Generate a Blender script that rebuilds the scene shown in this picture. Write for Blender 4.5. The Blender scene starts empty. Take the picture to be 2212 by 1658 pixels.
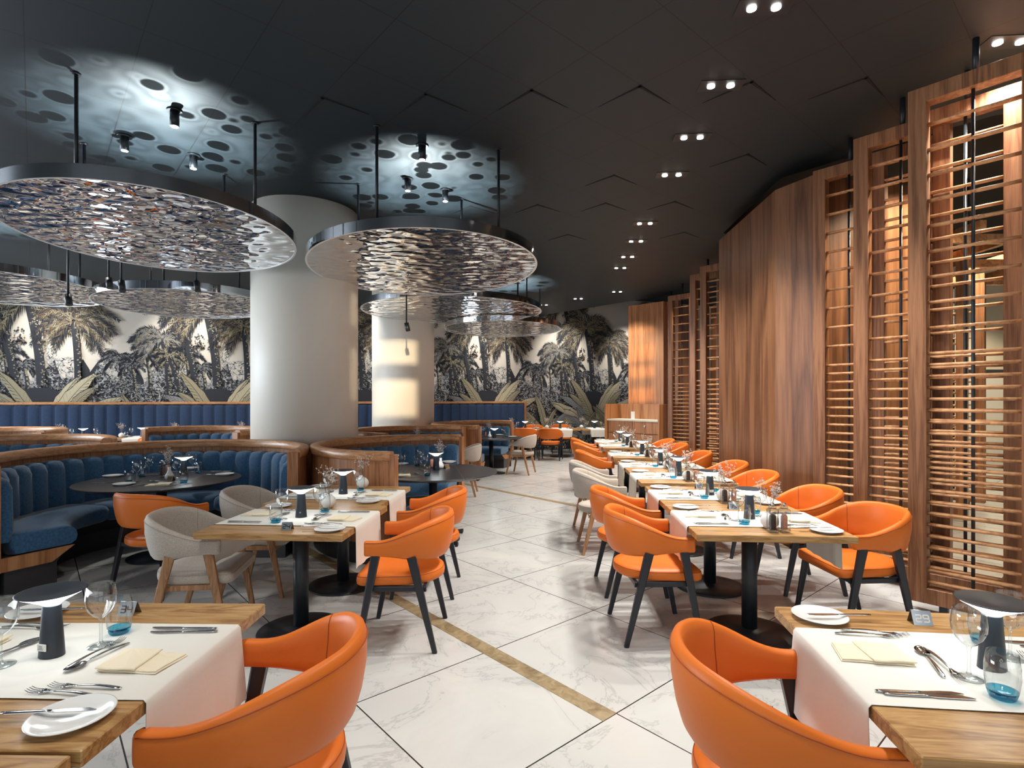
import bpy, math, random
from mathutils import Vector, Matrix
PI = math.pi; sin = math.sin; cos = math.cos
R = math.radians
random.seed(7)
S = bpy.context.scene
COL = S.collection

# ------------------------------------------------------------------ camera
F = 1178.0; HZ = 862.0; CXP = 1106.0; H = 1.53        # focal length (px), horizon row, centre column, eye height
cd = bpy.data.cameras.new('camera'); cam = bpy.data.objects.new('camera', cd); COL.objects.link(cam)
cd.sensor_width = 36; cd.lens = 36 * F / 2212; cd.shift_y = (HZ - 829) / 2212; cd.clip_start = .02; cd.clip_end = 100
cam.location = (0, 0, H); cam.rotation_euler = (PI / 2, 0, 0)
S.camera = cam
S.view_settings.view_transform = 'Standard'; S.view_settings.look = 'None'
S.view_settings.gamma = 1; S.view_settings.use_curve_mapping = False
S.view_settings.exposure = 0.22
CEIL = 4.0

# ------------------------------------------------------------------ world and large lights
w = bpy.data.worlds.new('world'); S.world = w; w.use_nodes = True
bg = w.node_tree.nodes['Background']; bg.inputs[0].default_value = (.75, .85, 1, 1); bg.inputs[1].default_value = .4

def lamp(name, kind, loc, energy, col=(1, 1, 1), rot=(0, 0, 0), size=.05, sy=None, spot=None, blend=.5):
    l = bpy.data.lights.new(name, kind); l.energy = energy; l.color = col
    if kind == 'AREA':
        l.shape = 'RECTANGLE'; l.size = size; l.size_y = sy or size
    elif kind in ('POINT', 'SPOT'):
        l.shadow_soft_size = size
    if kind == 'SPOT':
        l.spot_size = R(spot); l.spot_blend = blend
    if kind == 'SUN': l.angle = R(size)
    o = bpy.data.objects.new(name, l); COL.objects.link(o); o.location = loc; o.rotation_euler = rot
    return o
# added soft fill lamps, set as daylight at unseen windows behind and left
lamp('window_fill', 'AREA', (-3.2, -3.75, 1.9), 85, (.82, .93, 1), (R(90), 0, 0), 7.0, 2.6)
lamp('window_fill', 'AREA', (3.4, -3.75, 1.9), 42, (.88, .94, 1), (R(90), 0, 0), 4.6, 2.6)
lamp('window_fill', 'AREA', (-12.6, 5.5, 1.9), 820, (.8, .9, 1), (R(90), 0, R(-90)), 7.0, 2.6)
def aim(o, tgt): o.rotation_euler = (Vector(tgt) - o.location).to_track_quat('-Z', 'Y').to_euler()
# two added spot lamps stand in for low evening sun, aimed through rear slots
a_ = lamp('sun_stand_in', 'SPOT', (4.84, -25, 4.31), 42000, (1, .8, .52), size=.12, spot=6, blend=.1); aim(a_, (.65, -4, 3.0))
a_ = lamp('sun_stand_in', 'SPOT', (-8, -25, 4.0), 60000, (1, .6, .22), size=.1, spot=4, blend=.1); aim(a_, (-1.88, -4, 3.1))

# ------------------------------------------------------------------ helpers
TH = R(4.03)                                  # the room is turned 4 degrees clockwise from the camera axis
def P(px, py, z):                             # photograph pixel + height -> world point
    D = (H - z) * F / (py - HZ)
    return Vector(((px - CXP) / F * D, D, z))
AX = Vector((-.659, .752, 0)); BX = Vector((.752, .659, 0))   # tile directions

def tag(o, label=None, cat=None, group=None, kind=None):
    if label: o['label'] = label
    if cat: o['category'] = cat
    if group: o['group'] = group
    if kind: o['kind'] = kind
    return o

class MB:
    def __init__(s): s.v = []; s.f = []; s.m = []; s.sm = []
    def add(s, vs, fs, m=0, smooth=False):
        o = len(s.v); s.v.extend([tuple(v) for v in vs])
        for f in fs:
            s.f.append(tuple(i + o for i in f)); s.m.append(m); s.sm.append(smooth)
    def box(s, c, d, rz=0, m=0):
        cx, cy, cz = c; x, y, z = d[0] / 2, d[1] / 2, d[2] / 2; ca, sa = cos(rz), sin(rz)
        vs = [(cx + ca * a - sa * b, cy + sa * a + ca * b, cz + e) for e in (-z, z) for a, b in ((-x, -y), (x, -y), (x, y), (-x, y))]
        s.add(vs, [(3, 2, 1, 0), (4, 5, 6, 7), (0, 1, 5, 4), (1, 2, 6, 5), (2, 3, 7, 6), (3, 0, 4, 7)], m)
    def bbox(s, c, d, b=.004, rz=0, m=0):      # box with bevelled edges: stacked rings
        cx, cy, cz = c; x, y, z = d[0] / 2, d[1] / 2, d[2] / 2; ca, sa = cos(rz), sin(rz)
        rings = []
        for zz, ins in ((-z, b), (-z + b, 0), (z - b, 0), (z, b)):
            a, e = x - ins, y - ins
            pts = [(-a + b, -e), (a - b, -e), (a, -e + b), (a, e - b), (a - b, e), (-a + b, e), (-a, e - b), (-a, -e + b)]
            rings.append([(cx + ca * p - sa * q, cy + sa * p + ca * q, cz + zz) for p, q in pts])
        s.rings(rings, True, True, m, False)
    def rings(s, rings, capa=True, capb=True, m=0, smooth=True, closed=True):
        n = len(rings[0]); vs = [p for r in rings for p in r]; fs = []
        for i in range(len(rings) - 1):
            for j in range(n if closed else n - 1):
                k = (j + 1) % n
                fs.append((i * n + j, i * n + k, (i + 1) * n + k, (i + 1) * n + j))
        s.add(vs, fs, m, smooth)
        o = len(s.v) - len(vs)
        if capa: s.f.append(tuple(o + j for j in range(n))[::-1]); s.m.append(m); s.sm.append(False)
        if capb: s.f.append(tuple(o + (len(rings) - 1) * n + j for j in range(n))); s.m.append(m); s.sm.append(False)
    def lathe(s, prof, c=(0, 0, 0), n=24, m=0, smooth=True, capa=True, capb=True, sx=1, sy=1, rz=0):
        cr, sr = cos(rz), sin(rz); rr = []
        for r, z in prof:
            ring = []
            for i in range(n):
                a = 2 * PI * i / n; x = r * cos(a) * sx; y = r * sin(a) * sy
                ring.append((c[0] + cr * x - sr * y, c[1] + sr * x + cr * y, c[2] + z))
            rr.append(ring)
        s.rings(rr, capa, capb, m, smooth)
    def cyl(s, a, b, r, r2=None, n=12, m=0, smooth=True):
        a = Vector(a); b = Vector(b); d = (b - a).normalized(); r2 = r if r2 is None else r2
        u = d.orthogonal().normalized(); v = d.cross(u)
        s.rings([[p + (u * cos(2 * PI * i / n) + v * sin(2 * PI * i / n)) * q for i in range(n)] for p, q in ((a, r), (b, r2))], True, True, m, smooth)
    def tube(s, pts, r, n=6, m=0):
        pts = [Vector(p) for p in pts]; rr = []
        for i, p in enumerate(pts):
            d = (pts[min(i + 1, len(pts) - 1)] - pts[max(i - 1, 0)]).normalized()
            u = Vector((0, 0, 1)).cross(d)
            u = u.normalized() if u.length > .05 else d.orthogonal().normalized()
            v = d.cross(u); q = r[i] if isinstance(r, (list, tuple)) else r
            rr.append([p + (u * cos(2 * PI * k / n) + v * sin(2 * PI * k / n)) * q for k in range(n)])
        s.rings(rr, True, True, m, True)
    def bar(s, a, b, w1, d1, w2, d2, side=(1, 0, 0), m=0):      # tapered rectangular bar
        a = Vector(a); b = Vector(b); dd = (b - a).normalized(); u = Vector(side); u = (u - dd * u.dot(dd)).normalized(); v = dd.cross(u)
        rr = []
        for p, ww, de in ((a, w1, d1), (b, w2, d2)):
            c = .25
            rr.append([p + u * x * ww / 2 + v * y * de / 2 for x, y in ((-1, -1 + c), (-1 + c, -1), (1 - c, -1), (1, -1 + c), (1, 1 - c), (1 - c, 1), (-1 + c, 1), (-1, 1 - c))])
        s.rings(rr, True, True, m, False)
    def prism(s, poly, z0, z1, m=0):
        n = len(poly); a = sum(poly[i][0] * poly[(i + 1) % n][1] - poly[(i + 1) % n][0] * poly[i][1] for i in range(n))
        if a < 0: poly = poly[::-1]
        s.rings([[(x, y, z0) for x, y in poly], [(x, y, z1) for x, y in poly]], True, True, m, False)
    def mesh(s, name, mats):
        me = bpy.data.meshes.new(name); me.from_pydata(s.v, [], s.f)
        for mt in (mats if isinstance(mats, (list, tuple)) else [mats]): me.materials.append(mt)
        me.polygons.foreach_set('material_index', s.m); me.polygons.foreach_set('use_smooth', s.sm); me.update()
        return me
    def build(s, name, mats, parent=None, loc=None):
        o = bpy.data.objects.new(name, s.mesh(name, mats)); COL.objects.link(o)
        if parent: o.parent = parent
        if loc: o.location = loc
        return o

def empty(name, loc=(0, 0, 0), rz=0):
    o = bpy.data.objects.new(name, None); COL.objects.link(o); o.location = loc; o.rotation_euler = (0, 0, rz); o.empty_display_size = .1
    return o
PROTO = {}
def reg(kind, parts, cat):                     # parts: one mesh, or [(name, mesh, [children])]
    PROTO[kind] = (parts, cat)
def put(kind, loc, rz, label, group=None, tilt=0, roll=0, name=None):
    parts, cat = PROTO[kind]
    if isinstance(parts, list):
        o = empty(name or kind, loc, rz)
        for nm, me, kids in parts:
            c = bpy.data.objects.new(nm, me); COL.objects.link(c); c.parent = o
            for kn, km in kids:
                k = bpy.data.objects.new(kn, km); COL.objects.link(k); k.parent = c
    else:
        o = bpy.data.objects.new(name or kind, parts); COL.objects.link(o); o.location = loc
    o.rotation_euler = (tilt, roll, rz)
    return tag(o, label, cat, group)

# ------------------------------------------------------------------ materials
def mat(name, col, rough=.5, metal=0, bump=None, emit=None, es=0, trans=0, spec=None, sheen=0, coat=0, ior=None):
    m = bpy.data.materials.new(name); m.use_nodes = True; b = m.node_tree.nodes['Principled BSDF']
    b.inputs['Base Color'].default_value = (*col, 1); b.inputs['Roughness'].default_value = rough; b.inputs['Metallic'].default_value = metal
    if trans: b.inputs['Transmission Weight'].default_value = trans
    if emit: b.inputs['Emission Color'].default_value = (*emit, 1); b.inputs['Emission Strength'].default_value = es
    if spec is not None: b.inputs['Specular IOR Level'].default_value = spec
    if sheen: b.inputs['Sheen Weight'].default_value = sheen; b.inputs['Sheen Roughness'].default_value = .5
    if coat: b.inputs['Coat Weight'].default_value = coat
    if ior: b.inputs['IOR'].default_value = ior
    if bump: addbump(m, *bump)
    return m
def N(m, t, **k):
    n = m.node_tree.nodes.new(t)
    for a, v in k.items(): setattr(n, a, v)
    return n
def addbump(m, scale, strength, dist=.002, stretch=(1, 1, 1)):
    L = m.node_tree.links; tc = N(m, 'ShaderNodeTexCoord'); mp = N(m, 'ShaderNodeMapping'); mp.inputs['Scale'].default_value = stretch
    no = N(m, 'ShaderNodeTexNoise'); no.inputs['Scale'].default_value = scale; no.inputs['Detail'].default_value = 3
    bp = N(m, 'ShaderNodeBump'); bp.inputs['Strength'].default_value = strength; bp.inputs['Distance'].default_value = dist
    L.new(tc.outputs['Object'], mp.inputs[0]); L.new(mp.outputs[0], no.inputs['Vector']); L.new(no.outputs['Fac'], bp.inputs['Height'])
    L.new(bp.outputs[0], m.node_tree.nodes['Principled BSDF'].inputs['Normal'])
def mixcol(m, colors, scale=5, detail=3, stretch=(1, 1, 1), dist=0, pos=None, rot=(0, 0, 0), bump=0, bdist=.002, space='Object'):
    L = m.node_tree.links; tc = N(m, 'ShaderNodeTexCoord'); mp = N(m, 'ShaderNodeMapping'); mp.inputs['Scale'].default_value = stretch; mp.inputs['Rotation'].default_value = rot
    no = N(m, 'ShaderNodeTexNoise'); no.inputs['Scale'].default_value = scale; no.inputs['Detail'].default_value = detail; no.inputs['Distortion'].default_value = dist
    cr = N(m, 'ShaderNodeValToRGB'); e = cr.color_ramp.elements
    n = len(colors)
    while len(e) < n: e.new(.5)
    for i, c in enumerate(colors):
        e[i].position = pos[i] if pos else .3 + .4 * i / (n - 1); e[i].color = (*c, 1)
    L.new(tc.outputs[space], mp.inputs[0]); L.new(mp.outputs[0], no.inputs['Vector']); L.new(no.outputs['Fac'], cr.inputs[0])
    b = m.node_tree.nodes['Principled BSDF']; L.new(cr.outputs[0], b.inputs['Base Color'])
    if bump:
        bp = N(m, 'ShaderNodeBump'); bp.inputs['Strength'].default_value = bump; bp.inputs['Distance'].default_value = bdist
        L.new(no.outputs['Fac'], bp.inputs['Height']); L.new(bp.outputs[0], b.inputs['Normal'])
    return m, cr
def wood(name, c1, c2, c3, stretch, scale=6, rough=.45, rings=True, dist=1.2):
    m = mat(name, c2, rough, spec=.4); L = m.node_tree.links
    tc = N(m, 'ShaderNodeTexCoord'); mp = N(m, 'ShaderNodeMapping'); mp.inputs['Scale'].default_value = stretch
    no = N(m, 'ShaderNodeTexNoise'); no.inputs['Scale'].default_value = scale; no.inputs['Detail'].default_value = 4; no.inputs['Distortion'].default_value = dist
    n2 = N(m, 'ShaderNodeTexNoise'); n2.inputs['Scale'].default_value = scale * 9; n2.inputs['Detail'].default_value = 2
    ml = N(m, 'ShaderNodeMath', operation='MULTIPLY'); ml.inputs[1].default_value = 7.0
    fr = N(m, 'ShaderNodeMath', operation='PINGPONG'); fr.inputs[1].default_value = 1.0
    a1 = N(m, 'ShaderNodeMath', operation='MULTIPLY_ADD'); a1.inputs[1].default_value = .55
    a2 = N(m, 'ShaderNodeMath', operation='MULTIPLY'); a2.inputs[1].default_value = .5
    cr = N(m, 'ShaderNodeValToRGB'); e = cr.color_ramp.elements; e.new(.5)
    for i, (c, p) in enumerate(((c1, .15), (c2, .45), (c3, .85))): e[i].position = p; e[i].color = (*c, 1)
    L.new(tc.outputs['Object'], mp.inputs[0]); L.new(mp.outputs[0], no.inputs['Vector']); L.new(mp.outputs[0], n2.inputs['Vector'])
    L.new(no.outputs['Fac'], ml.inputs[0]); L.new(ml.outputs[0], fr.inputs[0]); L.new(n2.outputs['Fac'], a2.inputs[0])
    L.new(fr.outputs[0], a1.inputs[0]); L.new(a2.outputs[0], a1.inputs[2]); L.new(a1.outputs[0], cr.inputs[0])
    b = m.node_tree.nodes['Principled BSDF']; L.new(cr.outputs[0], b.inputs['Base Color'])
    bp = N(m, 'ShaderNodeBump'); bp.inputs['Strength'].default_value = .12; bp.inputs['Distance'].default_value = .001
    L.new(a1.outputs[0], bp.inputs['Height']); L.new(bp.outputs[0], b.inputs['Normal'])
    return m

M = {}
M['oak_top'] = wood('oak_top', (.21, .095, .03), (.38, .2, .072), (.5, .3, .12), (1, 9, 9), 2.2, .34)
M['oak_leg'] = wood('oak_leg', (.2, .09, .04), (.36, .18, .085), (.46, .25, .13), (12, 12, 1.2), 2.2, .45)
M['red_wood'] = wood('red_wood', (.08, .03, .013), (.165, .068, .03), (.26, .118, .053), (3.2, 3.2, .2), 1.5, .42, dist=.4)
M['panel_wood'] = wood('panel_wood', (.26, .1, .036), (.42, .18, .072), (.52, .25, .11), (6, 6, .25), 1.5, .42, dist=.35)
M['slat_wood'] = wood('slat_wood', (.3, .13, .055), (.5, .25, .115), (.62, .34, .165), (3, 3, 3), 2, .42)
M['frame_wood'] = wood('frame_wood', (.125, .048, .021), (.22, .095, .043), (.32, .148, .07), (9, 9, .4), 2, .42, dist=.4)
M['rim_wood'] = wood('rim_wood', (.3, .13, .055), (.45, .21, .09), (.55, .28, .13), (2.5, 2.5, 9), 2, .32)
M['booth_wood'] = wood('booth_wood', (.22, .085, .034), (.37, .155, .065), (.47, .215, .095), (9, 9, .35), 1.8, .4)
M['black_metal'] = mat('black_metal', (.012, .015, .02), .42)
M['black_leg'] = mat('black_leg', (.012, .013, .02), .38)
M['void'] = mat('void_black', (.004, .004, .005), .9)
M['orange'] = mat('orange_leather', (.68, .16, .02), .42, spec=.3, bump=(220, .25, .0012))
M['stitch'] = mat('orange_stitching', (.34, .055, .008), .6)
M['beige'] = mat('beige_weave', (.45, .385, .32), .9, bump=(260, .5, .002), sheen=.2)
mixcol(M['beige'], [(.37, .315, .265), (.5, .43, .365)], 180, 1, bump=.4)
M['beige_seam'] = mat('beige_seam', (.33, .29, .25), .9)
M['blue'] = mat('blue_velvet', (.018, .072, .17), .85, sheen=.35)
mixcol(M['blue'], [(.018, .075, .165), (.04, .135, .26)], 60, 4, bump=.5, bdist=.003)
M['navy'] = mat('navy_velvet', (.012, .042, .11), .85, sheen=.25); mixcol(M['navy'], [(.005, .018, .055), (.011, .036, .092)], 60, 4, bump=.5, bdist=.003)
M['linen'] = mat('white_linen', (.74, .715, .655), .85, bump=(60, .15, .004))
M['napkin'] = mat('cream_napkin', (.8, .7, .52), .85, bump=(120, .2, .002))
M['china'] = mat('white_china', (.8, .8, .78), .12)
M['steel'] = mat('cutlery_steel', (.62, .62, .63), .14, 1)
M['brushed'] = mat('brushed_steel', (.5, .52, .55), .32, 1)
M['bronze'] = mat('bronze_plate', (.55, .42, .28), .35, 1)
M['cutout'] = mat('sign_cutout', (.012, .012, .012), .7)
M['lampbody'] = mat('lamp_body', (.014, .021, .03), .42)
M['lampglow'] = mat('lamp_diffuser', (.9, .9, .9), .5, emit=(.93, .98, 1), es=6.5)
M['sticker'] = mat('sticker_and_lit_number', (.75, .72, .65), .6)
M['ink'] = mat('dark_ink', (.03, .03, .03), .6)
M['white_mark'] = mat('white_mark', (.8, .85, .9), .5)
def thin(name, tint, rough=.02, mn=.09, mx=.9):
    m = bpy.data.materials.new(name); m.use_nodes = True; nt = m.node_tree; nt.nodes.remove(nt.nodes['Principled BSDF']); L = nt.links
    t = N(m, 'ShaderNodeBsdfTransparent'); t.inputs[0].default_value = (*tint, 1); g = N(m, 'ShaderNodeBsdfGlossy'); g.inputs['Roughness'].default_value = rough
    lw = N(m, 'ShaderNodeLayerWeight'); lw.inputs[0].default_value = .42; mr = N(m, 'ShaderNodeMapRange'); mr.inputs['To Min'].default_value = mn; mr.inputs['To Max'].default_value = mx
    pw = N(m, 'ShaderNodeMath', operation='POWER'); pw.inputs[1].default_value = 2.2
    mx_ = N(m, 'ShaderNodeMixShader'); L.new(lw.outputs['Facing'], pw.inputs[0]); L.new(pw.outputs[0], mr.inputs['Value']); L.new(mr.outputs['Result'], mx_.inputs[0]); L.new(t.outputs[0], mx_.inputs[1]); L.new(g.outputs[0], mx_.inputs[2])
    cr = N(m, 'ShaderNodeMix', data_type='RGBA'); cr.inputs['A'].default_value = (*tint, 1); cr.inputs['B'].default_value = (tint[0] * .35, tint[1] * .4, tint[2] * .45, 1)
    L.new(pw.outputs[0], cr.inputs['Factor']); L.new(cr.outputs['Result'], t.inputs[0])
    L.new(mx_.outputs[0], nt.nodes['Material Output'].inputs['Surface']); return m
M['glass'] = thin('clear_glass', (.95, .97, .97))
M['blueglass'] = thin('blue_glass', (.22, .68, .82), .05, .06, .6)
M['acrylic'] = thin('clear_acrylic', (.9, .9, .9), .05, .12, .8)
M['pepper'] = mat('peppercorns', (.05, .03, .02), .8, bump=(300, 1, .004)); mixcol(M['pepper'], [(.015, .01, .008), (.09, .05, .03)], 400, 2)
M['salt'] = mat('pink_salt', (.6, .24, .15), .6, bump=(300, 1, .004)); mixcol(M['salt'], [(.3, .09, .05), (.75, .38, .26)], 350, 2)
M['ceramic'] = mat('white_ceramic', (.72, .7, .66), .4)
M['twig'] = mat('dried_twig', (.28, .22, .15), .8)
M['blossom'] = mat('dried_blossom', (.62, .54, .5), .8)
M['column'] = mat('column_paint', (.9, .84, .74), .5, bump=(2.5, .05, .01))
M['cream'] = mat('cream_wall', (.66, .61, .5), .6)
M['black_top'] = mat('black_table_top', (.022, .022, .028), .3)
M['plinth'] = mat('dark_plinth', (.035, .034, .036), .35)
M['beige_plinth'] = mat('bronze_plinth', (.2, .16, .1), .5)
M['rim_mirror'] = mat('polished_rim', (.62, .64, .68), .07, 1)
M['rim_in'] = mat('disc_edge', (.8, .8, .78), .3)
M['discmirror'] = mat('rippled_mirror', (.7, .71, .74), .03, 1)
def ripple(m):
    L = m.node_tree.links; b = m.node_tree.nodes['Principled BSDF']
    tc = N(m, 'ShaderNodeTexCoord'); mp = N(m, 'ShaderNodeMapping'); mp.inputs['Scale'].default_value = (1, 1.25, 1); mp.inputs['Rotation'].default_value = (0, 0, .3)
    v = N(m, 'ShaderNodeTexVoronoi', feature='SMOOTH_F1'); v.inputs['Scale'].default_value = 7.0; v.inputs['Smoothness'].default_value = .8
    no = N(m, 'ShaderNodeTexNoise'); no.inputs['Scale'].default_value = 6; no.inputs['Detail'].default_value = 1
    ad = N(m, 'ShaderNodeMath', operation='MULTIPLY_ADD'); ad.inputs[1].default_value = .6
    bp = N(m, 'ShaderNodeBump'); bp.inputs['Strength'].default_value = 1; bp.inputs['Distance'].default_value = .032
    L.new(tc.outputs['Object'], mp.inputs[0]); L.new(mp.outputs[0], v.inputs['Vector']); L.new(mp.outputs[0], no.inputs['Vector'])
    L.new(no.outputs['Fac'], ad.inputs[0]); L.new(v.outputs['Distance'], ad.inputs[2]); L.new(ad.outputs[0], bp.inputs['Height']); L.new(bp.outputs[0], b.inputs['Normal'])
ripple(M['discmirror'])

def gridmat(name, origin, T, lw, base, line, rough, marble=False):
    m = mat(name, base, rough); L = m.node_tree.links; b = m.node_tree.nodes['Principled BSDF']
    ge = N(m, 'ShaderNodeNewGeometry')
    def axis(d):
        s = N(m, 'ShaderNodeVectorMath', operation='SUBTRACT'); s.inputs[1].default_value = origin
        dt = N(m, 'ShaderNodeVectorMath', operation='DOT_PRODUCT'); dt.inputs[1].default_value = d
        L.new(ge.outputs['Position'], s.inputs[0]); L.new(s.outputs[0], dt.inputs[0])
        dv = N(m, 'ShaderNodeMath', operation='DIVIDE'); dv.inputs[1].default_value = T; L.new(dt.outputs['Value'], dv.inputs[0])
        pp = N(m, 'ShaderNodeMath', operation='PINGPONG'); pp.inputs[1].default_value = .5; L.new(dv.outputs[0], pp.inputs[0])
        lt = N(m, 'ShaderNodeMath', operation='LESS_THAN'); lt.inputs[1].default_value = lw / T / 2; L.new(pp.outputs[0], lt.inputs[0])
        return lt, dv
    la, da = axis(AX); lb, db = axis(BX)
    mx = N(m, 'ShaderNodeMath', operation='MAXIMUM'); L.new(la.outputs[0], mx.inputs[0]); L.new(lb.outputs[0], mx.inputs[1])
    mc = N(m, 'ShaderNodeMix', data_type='RGBA'); mc.inputs['B'].default_value = (*line, 1)
    L.new(mx.outputs[0], mc.inputs['Factor'])
    if marble:
        # each slab gets its own veins: offset the texture by the slab's index
        fl = [N(m, 'ShaderNodeMath', operation='FLOOR') for _ in range(2)]
        L.new(da.outputs[0], fl[0].inputs[0]); L.new(db.outputs[0], fl[1].inputs[0])
        cb = N(m, 'ShaderNodeCombineXYZ'); ml = N(m, 'ShaderNodeMath', operation='MULTIPLY_ADD'); ml.inputs[1].default_value = 3.7
        L.new(fl[0].outputs[0], ml.inputs[0]); L.new(fl[1].outputs[0], ml.inputs[2]); L.new(ml.outputs[0], cb.inputs[2])
        av = N(m, 'ShaderNodeVectorMath', operation='ADD'); L.new(ge.outputs['Position'], av.inputs[0]); L.new(cb.outputs[0], av.inputs[1])
        no = N(m, 'ShaderNodeTexNoise'); no.inputs['Scale'].default_value = 1.7; no.inputs['Detail'].default_value = 7; no.inputs['Roughness'].default_value = .62; no.inputs['Distortion'].default_value = .9
        L.new(av.outputs[0], no.inputs['Vector'])
        cr = N(m, 'ShaderNodeValToRGB'); e = cr.color_ramp.elements
        for i, (p, c) in enumerate(((.3, .97), (.475, .95), (.492, .62), (.5, .93), (.62, 1.0), (.75, .93))):
            if i > 1: e.new(p)
        for i, (p, c) in enumerate(((.3, .97), (.478, .95), (.492, .74), (.503, .94), (.62, 1.0), (.75, .93))):
            e[i].position = p; e[i].color = (base[0] * c, base[1] * c, base[2] * (c + .005), 1)
        L.new(no.outputs['Fac'], cr.inputs[0]); L.new(cr.outputs[0], mc.inputs['A'])
    else:
        mc.inputs['A'].default_value = (*base, 1)
    L.new(mc.outputs['Result'], b.inputs['Base Color'])
    return m
N1 = (.508, 2.658, 0)
M['floor'] = gridmat('marble_floor', N1, .92, .007, (.58, .578, .555), (.03, .028, .025), .2, True)
M['ceiling'] = gridmat('ceiling_tiles', (.155, 4.343, 0), .606, .007, (.0125, .0195, .0245), (.002, .002, .002), .6)
M['travertine'] = mat('travertine', (.28, .2, .11), .4); mixcol(M['travertine'], [(.17, .12, .06), (.3, .22, .12), (.38, .3, .18)], 14, 6, (1, 1, 1), 1.5)

# ------------------------------------------------------------------ the room
def structure(o): o['kind'] = 'structure'; return o
b = MB(); b.box((-1, 6, -.05), (30, 26, .1)); structure(b.build('floor', M['floor']))
cp = [(-14, -4), (12, -4), (12, 2.0), (4.2, 4.75), (3.48, 5.54), (3.0, 6.09), (3.14, 8.1), (4.6, 9.6), (4.3, 12.3), (3.96, 12.65), (2.81, 13.92), (.86, 16.07), (-.2, 15.95), (-14, 10.8)]
b = MB(); b.prism(cp, CEIL, CEIL + .06)
structure(b.build('ceiling', M['ceiling']))
b = MB(); b.box((0, 8, 4.75), (30, 26, .1)); structure(b.build('ceiling', M['void']))
# black wedges drawn for the shadow in gaps at dropped tile corners
b = MB(); k = 0
for px, py in ((692, 208), (918, 199), (1148, 192), (1384, 184.5), (1626.5, 175.4), (1875, 172), (1163.5, 442), (1309, 439), (1459, 436), (1619, 335), (1387, 383), (1222, 505), (1478, 500), (1035, 446)):
    p = P(px, py, CEIL)
    rel = Vector((p.x - .155, p.y - 4.343, 0)); ia = round(rel.dot(AX) / .606); ib = round(rel.dot(BX) / .606)
    q = Vector((.155, 4.343, 0)) + AX * ia * .606 + BX * ib * .606
    for d, e in ((AX, BX), (BX, AX)):
        wdt = .022 + .008 * random.random(); L_ = .42
        v = [q - d * .01, q + e * wdt, q + d * L_]
        z0 = CEIL - .001; z1 = CEIL - .004
        pts = [(x.x, x.y) for x in v]
        b.prism(pts, z1, z0); k += 1
structure(b.build('trim_9', M['void']))

WP = Vector((2.47, 17.0, 0)); WD = Vector((.936, .352, 0)).normalized(); WN = Vector((WD.y, -WD.x, 0))   # mural wall line, normal to the room
WANG = math.atan2(WD.y, WD.x)
def wallpt(s, off=0, z=0): p = WP + WD * s + WN * off; return Vector((p.x, p.y, z))
b = MB(); c = wallpt(-6, -.1); b.box((c.x, c.y, 2.35), (24, .2, 4.7), WANG); structure(b.build('wall_back', M['cream']))
# left wall with a window opening, rear wall with windows behind the camera
b = MB()
for y0, y1, z0, z1 in ((-4, 2, 0, 4), (9, 13, 0, 4), (2, 9, 0, .6), (2, 9, 3.2, 4)):
    b.box((-13.05, (y0 + y1) / 2, (z0 + z1) / 2), (.1, y1 - y0, z1 - z0))
structure(b.build('wall_left', M['cream']))
b = MB()
for x0, x1 in ((-13, -6.9), (5.9, 12)): b.box(((x0 + x1) / 2, -4.05, 2), (x1 - x0, .1, 4))
for x0, x1 in ((-6.9, -3.3), (1.9, 5.9)):
    b.box(((x0 + x1) / 2, -4.05, .3), (x1 - x0, .1, .6)); b.box(((x0 + x1) / 2, -4.05, 3.6), (x1 - x0, .1, .8))
def pier(x0, x1, hx0, hx1, holes):  # unseen slots, shaped so the sun lamps land as patches
    b.box(((x0 + hx0) / 2, -4.05, 2), (hx0 - x0, .1, 4)); b.box(((hx1 + x1) / 2, -4.05, 2), (x1 - hx1, .1, 4)); z = 0
    for h0, h1 in holes + [(4, 4)]:
        b.box(((hx0 + hx1) / 2, -4.05, (z + h0) / 2), (hx1 - hx0, .1, h0 - z)); z = h1
pier(-1.1, 1.9, .32, .92, [(2.49, 2.93), (3.12, 3.40)])
pier(-3.3, -1.1, -2.06, -1.70, [(2.59, 2.78), (2.92, 3.06), (3.14, 3.34), (3.51, 3.55)])
structure(b.build('wall_rear', M['cream']))
b = MB()
for x0, x1 in ((-6.9, -3.3), (1.9, 5.9)):
    n = max(1, int((x1 - x0) / 1.4))
    for i in range(n + 1): b.box((x0 + (x1 - x0) * i / n, -4.05, 1.9), (.07, .08, 2.6))
    b.box(((x0 + x1) / 2, -4.05, 2.4), (x1 - x0, .06, .06))
structure(b.build('window_1', M['black_metal']))
b = MB(); b.box((12.05, 4, 2.3), (.1, 16.5, 4.6)); structure(b.build('wall_right', M['cream']))
b = MB(); b.box((8.8, 12.0, 2.3), (7.0, .1, 4.6)); structure(b.build('wall_corridor', M['cream']))
b = MB(); b.box((10.4, 11.93, 1.05), (.95, .04, 2.1)); b.box((10.4, 11.94, 1.08), (1.1, .03, 2.2), m=1); d1 = structure(b.build('door_1', [M['ceramic'], M['plinth']]))
b = MB(); b.cyl((10.02, 11.9, 1.0), (10.02, 11.83, 1.0), .012); b.cyl((10.02, 11.84, 1.0), (10.14, 11.84, 1.0), .01); o = b.build('door_handle', M['steel'], d1)
# travertine inlays in the marble
for i, (bb, a0, a1) in enumerate(((-.05, 0, 9.2), (3.73, -1.6, 8), (6.65, .4, 2.0))):
    p = Vector(N1) + AX * ((a0 + a1) / 2) + BX * bb; b = MB(); b.box((p.x, p.y, .0005), (a1 - a0, .1, .003), math.atan2(AX.y, AX.x))
    structure(b.build('trim_%d' % (i + 1), M['travertine']))

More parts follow.
